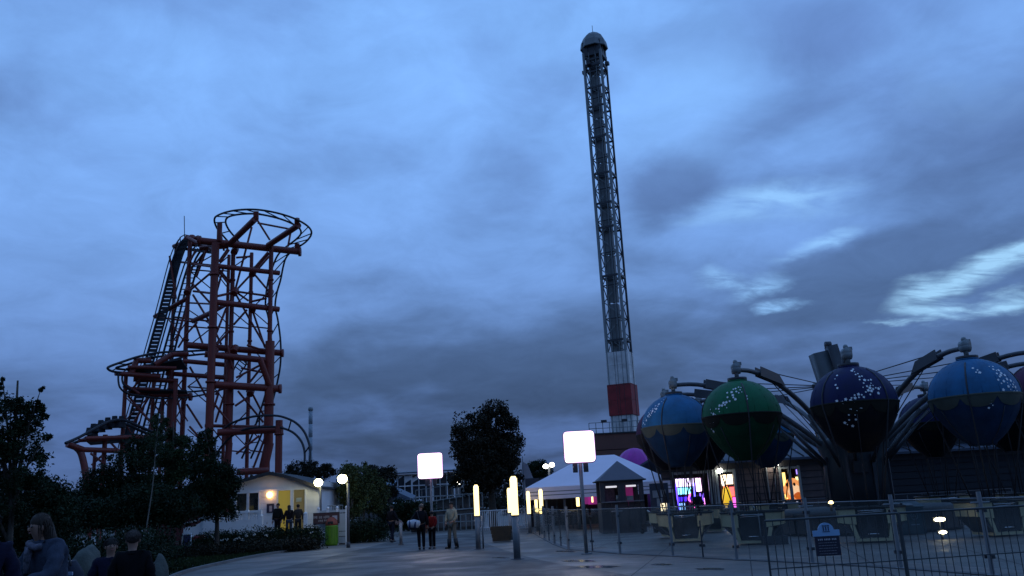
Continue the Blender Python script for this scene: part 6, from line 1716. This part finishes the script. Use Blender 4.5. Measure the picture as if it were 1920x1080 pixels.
def person(loc, h, face, label, pose=None, top=(.02, .02, .025), legs=(.012, .012, .02), hair=(.02, .015, .01), hat=None, boots=None, bulk=1.0, hood=False, long_hair=False, hem=.0, group=None, skin=None, sub=1):
    k = h / 1.74
    t = thing('person', loc, label, 'person', group, rz=face)
    J = {a: Vector(b) for a, b in BASE.items()}
    for a, b in (pose or {}).items(): J[a] = Vector(b)
    J = {a: b * k for a, b in J.items()}
    sk = M['skin'] if skin is None else skin
    names = list(J); idx = {a: i for i, a in enumerate(names)}
    rad = {'pelvis': (.135, .10), 'waist': (.12, .09), 'chest': (.145, .10), 'neck': .052, 'head0': .060, 'head1': .086, 'head2': .072, 'shL': .055, 'elL': .042, 'wrL': .028, 'shR': .055, 'elR': .042, 'wrR': .028,
           'hiL': .085, 'knL': .058, 'anL': .038, 'toL': .032, 'hiR': .085, 'knR': .058, 'anR': .038, 'toR': .032}
    E_ = [('pelvis', 'waist'), ('waist', 'chest'), ('chest', 'neck'), ('neck', 'head0'), ('head0', 'head1'), ('head1', 'head2'), ('chest', 'shL'), ('shL', 'elL'), ('elL', 'wrL'), ('chest', 'shR'), ('shR', 'elR'), ('elR', 'wrR'),
          ('pelvis', 'hiL'), ('hiL', 'knL'), ('knL', 'anL'), ('anL', 'toL'), ('pelvis', 'hiR'), ('hiR', 'knR'), ('knR', 'anR'), ('anR', 'toR')]
    def rk(r, f=1.0): return tuple(x * k * f for x in r) if isinstance(r, tuple) else r * k * f
    me = skin_mesh([J[n] for n in names], [(idx[a], idx[b]) for a, b in E_], [rk(rad[n]) for n in names], sub, idx['pelvis'])
    # join hands, nose and ears into the same body mesh
    bm = bmesh.new(); bm.from_mesh(me)
    add = MB()
    for s_ in ('L', 'R'):
        w = J['wr' + s_]; d = (w - J['el' + s_]).normalized(); sx_ = -1 if s_ == 'L' else 1
        side = d.cross(Vector((0, 1, 0))); side = side.normalized() if side.length > .1 else Vector((1, 0, 0))
        nrm = side.cross(d).normalized()
        palm = w + d * .075 * k
        add.path([w - d * .01 * k, w + d * .04 * k, palm + d * .015 * k], [.026 * k, .036 * k, .034 * k], 8)
        for q, (off, ln) in enumerate([(-.028, .062), (-.009, .075), (.010, .070), (.028, .055)]):
            b0 = palm + side * off * k
            add.path([b0, b0 + d * ln * .5 * k + nrm * .006 * k, b0 + d * ln * .95 * k + nrm * .024 * k], [.0095 * k, .009 * k, .007 * k], 5)
        th0 = w + d * .03 * k + side * .03 * k * -sx_
        add.path([th0, th0 + (d * .03 - side * .022 * sx_) * k, th0 + (d * .06 - side * .026 * sx_) * k], [.012 * k, .011 * k, .008 * k], 5)
    hd = J['head1']; up = (J['head2'] - J['head0']).normalized(); fw = Vector((0, 1, 0)); fw = (fw - up * fw.dot(up)).normalized(); rt = fw.cross(up)
    add.ball(hd + fw * .088 * k - up * .012 * k, (.012 * k, .016 * k, .02 * k), 8)
    for s_ in (-1, 1): add.ball(hd + rt * .082 * k * s_ - up * .01 * k, (.01 * k, .018 * k, .028 * k), 8)
    me2 = bpy.data.meshes.new('b'); me2.from_pydata(add.v, [], add.f); bm.from_mesh(me2); bm.to_mesh(me); bm.free(); bpy.data.meshes.remove(me2)
    mesh_obj('body', me, sk, t)
    # eyes and mouth
    for s_ in (-1, 1):
        mb = MB(); mb.ball(hd + rt * .03 * k * s_ + fw * .078 * k + up * .012 * k, .011 * k, 6); mb.build('eye', mat('eye_dark', (.03, .02, .02), .3), t)
    mb = MB(); mb.ball(hd + fw * .078 * k - up * .045 * k, (.022 * k, .008 * k, .006 * k), 8); mb.build('mouth', mat('lips', (.3, .1, .09), .5), t)
    # jacket
    tm = mat('cloth_%02x%02x%02x' % tuple(int(255 * c) for c in top), top, .9, 0, .2, 14, .35, 60, .12)
    lm = mat('cloth_%02x%02x%02x' % tuple(int(255 * c) for c in legs), legs, .9, 0, .2, 14, .35, 60, .12)
    nm = ['pelvis', 'waist', 'chest', 'neck', 'shL', 'elL', 'wrL', 'shR', 'elR', 'wrR']
    V = [J[n].copy() for n in nm]; V[0] = J['pelvis'].lerp(J['waist'], .25 - hem)
    V[6] = J['elL'].lerp(J['wrL'], .9); V[9] = J['elR'].lerp(J['wrR'], .9); V[3] = J['chest'].lerp(J['neck'], 1.0)
    RR_ = [(.172, .135), (.155, .125), (.178, .135), .072, .080, .066, .05, .085, .066, .05]
    me = skin_mesh(V, [(0, 1), (1, 2), (2, 3), (2, 4), (4, 5), (5, 6), (2, 7), (7, 8), (8, 9)], [rk(r, bulk) for r in RR_], sub, 0)
    if sub > 1:     # folds in the cloth of the nearest figures
        rq = random.Random(int(1000 * h)); f1, f2, f3 = [rq.uniform(0, 6) for _ in range(3)]
        for v in me.vertices:
            c_ = v.co; w_ = .007 * math.sin(c_.z * 46 + 5 * math.sin(c_.x * 13 + f1)) + .006 * math.sin(c_.x * 38 + c_.z * 21 + f2) + .004 * math.sin(c_.z * 90 + c_.y * 50 + f3)
            v.co = c_ + v.normal * w_ * k
    mesh_obj('jacket', me, tm, t)
    if sub > 1:
        mb = MB(); rq = random.Random(int(977 * h))
        cc = J['head1'] - fw * .030 * k + up * .045 * k
        for i in range(260):
            a = rq.uniform(0, 2 * PI); el_ = rq.uniform(-.1, 1.5)
            dv = rt * math.cos(a) * math.cos(el_) + fw * math.sin(a) * math.cos(el_) + up * math.sin(el_)
            if dv.dot(fw) > .55 and dv.dot(up) < .55: continue
            p0_ = cc + dv * .093 * k; L_ = (.20 if long_hair else .05) * rq.uniform(.5, 1.2) * k
            out = dv - up * dv.dot(up); out = out.normalized() if out.length > .05 else rt
            mb.path([p0_, p0_ + out * .014 * k - up * L_ * .4 + rt * rq.uniform(-.01, .01), p0_ + out * .004 * k - up * L_ + rt * rq.uniform(-.02, .02)], [.004 * k, .0035 * k, .001 * k], 3)
        hh_ = mb.build('hair_strands', mat('hair_%02x%02x%02x' % tuple(int(255 * c) for c in hair), hair, .8, 0, .4, 20), t); hh_['kind'] = 'stuff'
    if hood:
        mb = MB(); mb.ball(J['neck'] + Vector((0, -.09, .0)) * k, (.11 * k, .075 * k, .085 * k), 14); mb.build('hood', tm, t)
    mb = MB(); mb.path([J['neck'] + Vector((.075 * math.cos(a), .065 * math.sin(a), -.01)) * k for a in [2 * PI * i / 12 for i in range(12)]], .022 * k, 6, closed=True); mb.build('collar', tm, t)
    nm = ['pelvis', 'hiL', 'knL', 'anL', 'hiR', 'knR', 'anR']
    V = [J[n].copy() for n in nm]
    me = skin_mesh(V, [(0, 1), (1, 2), (2, 3), (0, 4), (4, 5), (5, 6)], [rk((.15, .115)), rk(.10), rk(.074), rk(.062 if not boots else .05), rk(.10), rk(.074), rk(.062 if not boots else .05)], sub, 0)
    mesh_obj('trousers', me, lm, t)
    bmn = mat('shoe_dark', (.012, .012, .014), .5)
    for s_ in ('L', 'R'):
        a, b = J['an' + s_], J['to' + s_]
        mb = MB(); mid = a.lerp(b, .5); mb.path([a + Vector((0, -.05, -.035)) * k, mid + Vector((0, 0, -.02)) * k, b + Vector((0, .03, 0)) * k], [.045 * k, .05 * k, .036 * k], 8)
        if boots: mb.path([a + Vector((0, 0, -.04)) * k, a.lerp(J['kn' + s_], boots + .15)], [.072 * k, .088 * k], 10)
        mb.build('boot' if boots else 'shoe', bmn, t)
    hm = mat('hair_%02x%02x%02x' % tuple(int(255 * c) for c in hair), hair, .8, 0, .4, 20)
    if hat:
        mb = MB(); c_ = J['head1'] + up * .035 * k; mb.ball(c_, (.105 * k, .112 * k, .092 * k), 14); mb.ball(c_ + up * .09 * k, (.03 * k,) * 3, 8) if hat[0] > 5 else None
        mb.build('hat', mat('hat_%02x' % int(255 * hat[0]), hat, .9), t)
    mb = MB(); mb.ball(J['head1'] - fw * .030 * k + up * .045 * k, (.094 * k, .096 * k, .090 * k), 14)
    if long_hair: mb.path([J['head1'] - fw * .06 * k, J['neck'] - fw * .07 * k, J['chest'] - fw * .14 * k + Vector((0, 0, .02)) * k], [.09 * k, .085 * k, .05 * k], 10)
    mb.build('hair', hm, t)
    return t, J, k
WALK = {'knL': (-.09, .14, .52), 'anL': (-.09, .30, .12), 'toL': (-.10, .45, .10), 'knR': (.09, -.08, .50), 'anR': (.09, -.34, .16), 'toR': (.09, -.22, .04), 'elL': (-.27, -.12, 1.14), 'wrL': (-.27, -.05, .90), 'elR': (.27, .02, 1.14), 'wrR': (.26, .14, .93)}
# walking man in black with a bundle
loc = G(735, 1017)
t, J, k = person(loc, 1.74, R(-35), 'man in a black jacket and cap walking away left of the group', {'knL': (-.12, .12, .52), 'anL': (-.14, .22, .09), 'toL': (-.15, .37, .04), 'knR': (.12, -.04, .50), 'anR': (.17, -.26, .13), 'toR': (.19, -.14, .03), 'elR': (.30, .0, 1.15), 'wrR': (.40, .10, .95)}, top=(.008, .008, .012), legs=(.010, .013, .025), hat=(.006, .006, .007), bulk=1.12)
o = thing('soft_bundle', (loc.x + .33, loc.y - .05, 0), 'dusky pink and grey bundle held by the walking man in black', 'bag')
mb = MB(); mb.ball((.0, 0, .92), (.18, .13, .14), 14); mb.ball((.12, 0, .84), (.13, .11, .12), 12); mb.build('bundle', mat('dusky', (.14, .11, .115), .9, 0, .3, 9), o)
mb = MB(); mb.path([(-.06, 0, 1.0), (0, 0, 1.1), (.08, 0, 1.0)], .015, 6); mb.build('strap', M['dark_trim'], o)
# man with sports bag, child in red, person in cream
loc = G(790, 1031)
t, J, k = person(loc, 1.70, R(10), 'grey haired man in black carrying a white sports bag', {'hiL': (-.08, 0, .9), 'knL': (-.08, .03, .5), 'anL': (-.07, 0, .09), 'toL': (-.03, .15, .04), 'head1': (.03, .03, 1.62), 'head2': (.02, .02, 1.69)}, top=(.008, .008, .012), legs=(.008, .008, .012), hair=(.12, .10, .085), bulk=1.22, hem=.15)
o = thing('sports_bag', (loc.x - .24, loc.y - .22, 0), 'white and navy striped sports bag slung from the man in black', 'bag')
mb = MB(); mb.path([(-.23, 0, .95), (-.20, 0, .96), (.0, 0, .985), (.20, 0, .94), (.23, 0, .93)], [.09, .15, .165, .15, .09], 14); mb.build('bag_body', mat('bag_white', (.42, .45, .5), .6, 0, .1), o)
for x in (-.14, .07):
    mb = MB(); mb.path([(x - .035, 0, .955), (x + .035, 0, .95)], .168, 14); mb.build('stripe', mat('bag_navy', (.015, .03, .10), .6), o)
mb = MB(); mb.path([(-.22, 0, .85), (.22, 0, .84)], [.09, .09], 12); mb.build('base', M['seat_black'], o)
mb = MB(); mb.path([(-.25, 0, 1.0), (-.02, .1, 1.28), (.12, .12, 1.42), (.25, .05, .98)], .016, 6); mb.build('strap', M['dark_trim'], o)
loc = G(811, 1029)
person(loc, 1.42, R(170), 'child in a red hooded jacket and dark hat facing the man in black', {'elL': (-.22, .08, 1.16), 'wrL': (-.12, .2, 1.0)}, top=(.21, .014, .012), legs=(.010, .010, .014), hat=(.012, .012, .016), bulk=1.15, hem=.25)
loc = G(849, 1029)
person(loc, 1.72, R(150), 'person in a cream hooded top and pale trousers with black boots', {'knL': (-.13, .03, .5), 'anL': (-.19, -.02, .09), 'toL': (-.22, .12, .04), 'knR': (.12, .02, .5), 'anR': (.17, -.01, .09), 'toR': (.24, .12, .04), 'elL': (-.24, .05, 1.14), 'wrL': (-.16, .2, 1.02), 'elR': (.24, .05, 1.14), 'wrR': (.18, .16, .96)}, top=(.36, .32, .23), legs=(.15, .14, .12), hair=(.012, .009, .008), boots=.55, hood=True, bulk=1.05)
# three people on the terrace by the cabin doors
for i, (px, h, f, top, legs, lab, lh) in enumerate([(521, 1.72, 160, (.012, .014, .013), (.012, .012, .016), 'stout person in dark coat standing left at the cabin door', False), (542, 1.60, 20, (.012, .011, .014), (.04, .055, .08), 'person with long dark hair and blue jeans in the middle at the cabin door', True), (559, 1.62, 10, (.045, .035, .03), (.035, .03, .03), 'person in brown coat standing right at the cabin door', False)]):
    q = P(px, 960, 44.3); q.z = .42
    person(q, h, R(f), lab, {'elR': (.22, .08, 1.14), 'wrR': (.12, .2, 1.05)} if i == 1 else None, top=top, legs=legs, hair=(.012, .01, .008), long_hair=lh, bulk=1.3 if i == 0 else 1.1, hem=.2)
# arcade silhouettes
q = P(1308, 940, 44.6); q.z = 0
person(q, 1.62, R(0), 'dark silhouetted person before the blue lit arcade machines', top=(.01, .01, .02), legs=(.01, .01, .015), hair=(.01, .008, .008), bulk=1.25, hem=.1)
# near people, lower left
loc = P(104, 985, 8.9); loc.z = 0
t, J, k = person(loc, 1.76, R(150), 'woman in a grey blue jacket and patterned scarf leaning forward at lower left', {'chest': (0, .07, 1.29), 'neck': (0, .13, 1.44), 'head0': (0, .16, 1.50), 'head1': (0, .18, 1.58), 'head2': (0, .17, 1.66), 'shL': (-.18, .08, 1.38), 'elL': (-.24, .16, 1.12), 'wrL': (-.16, .38, 1.08), 'shR': (.18, .08, 1.38), 'elR': (.25, .18, 1.12), 'wrR': (.10, .40, 1.06)}, top=(.05, .063, .095), legs=(.02, .025, .04), hair=(.03, .018, .012), bulk=1.15, hem=.25, long_hair=True, sub=2)
mb = MB(); mb.path([J['neck'] + Vector((.09 * math.cos(a), .02 + .09 * math.sin(a), -.03 + .02 * math.sin(a * 2))) for a in [2 * PI * i / 14 for i in range(14)]], .035, 8, closed=True)
mb.path([J['neck'] + Vector((.02, .11, -.04)), J['chest'] + Vector((.04, .17, -.02)), J['chest'] + Vector((.03, .17, -.14))], [.04, .035, .03], 8); mb.build('scarf', mat('scarf', (.09, .09, .12), .9, 0, .8, 24), t)
loc = P(-22, 950, 7.6); loc.z = 0
person(loc, 1.76, R(200), 'person in dark navy cut off by the left edge of the view', top=(.012, .012, .03), legs=(.01, .01, .02), hair=(.012, .01, .01), bulk=1.1, sub=2)
loc = P(209, 1010, 10.8); loc.z = 0
person(loc, 1.42, R(215), 'child in dark blue coat turned sideways between the two boulders', {'head1': (0, .03, 1.62)}, top=(.012, .014, .028), legs=(.01, .01, .02), hair=(.012, .01, .009), bulk=1.1, sub=2)
loc = P(250, 1000, 10.2); loc.z = 0
person(loc, 1.50, R(20), 'child in a plain black jacket seen from behind at lower left', top=(.005, .005, .007), legs=(.008, .008, .012), hair=(.05, .035, .03), bulk=1.2, sub=2)
p = P(133, 1060, 9.3); p.z = 0
t = thing('backpack', (p.x, 9.3, 0), 'dark navy backpack with a pale patch between the woman and the boulder', 'bag')
mb = MB(); mb.path([(0, 0, .02), (0, 0, .3), (0, .02, .8), (0, .02, 1.12), (0, 0, 1.24)], [.14, .17, .16, .12, .05], 12); mb.build('body', mat('pack_navy', (.012, .015, .03), .8), t)
mb = MB(); mb.box((.05, -.15, 1.12), (.10, .02, .035)); mb.build('patch', mat('patch_pale', (.3, .4, .55), .6), t)
mb = MB(); mb.path([(-.05, -.1, 1.2), (0, -.05, 1.3), (.05, -.1, 1.2)], .012, 6); mb.build('strap', M['dark_trim'], t)
import OpenImageIO as oiio, sys, numpy as np
b=oiio.ImageBuf('/workdir/render_main.png'); a=b.get_pixels(oiio.UINT8)
for x,y in [(100,50),(700,60),(1250,100),(1600,60),(1880,120),(300,350),(800,400),(1250,350),(1500,330),(1800,360),(100,600),(700,650),(1000,560),(1300,480),(1600,520),(1400,620),(60,820),(700,800),(1020,800),(700,1060),(1100,1060),(1300,1000)]:
    X,Y=int(x*1024/1920),int(y*1024/1920)
    print((x,y),a[max(0,Y-3):Y+4,max(0,X-3):X+4,:3].mean((0,1)).astype(int))
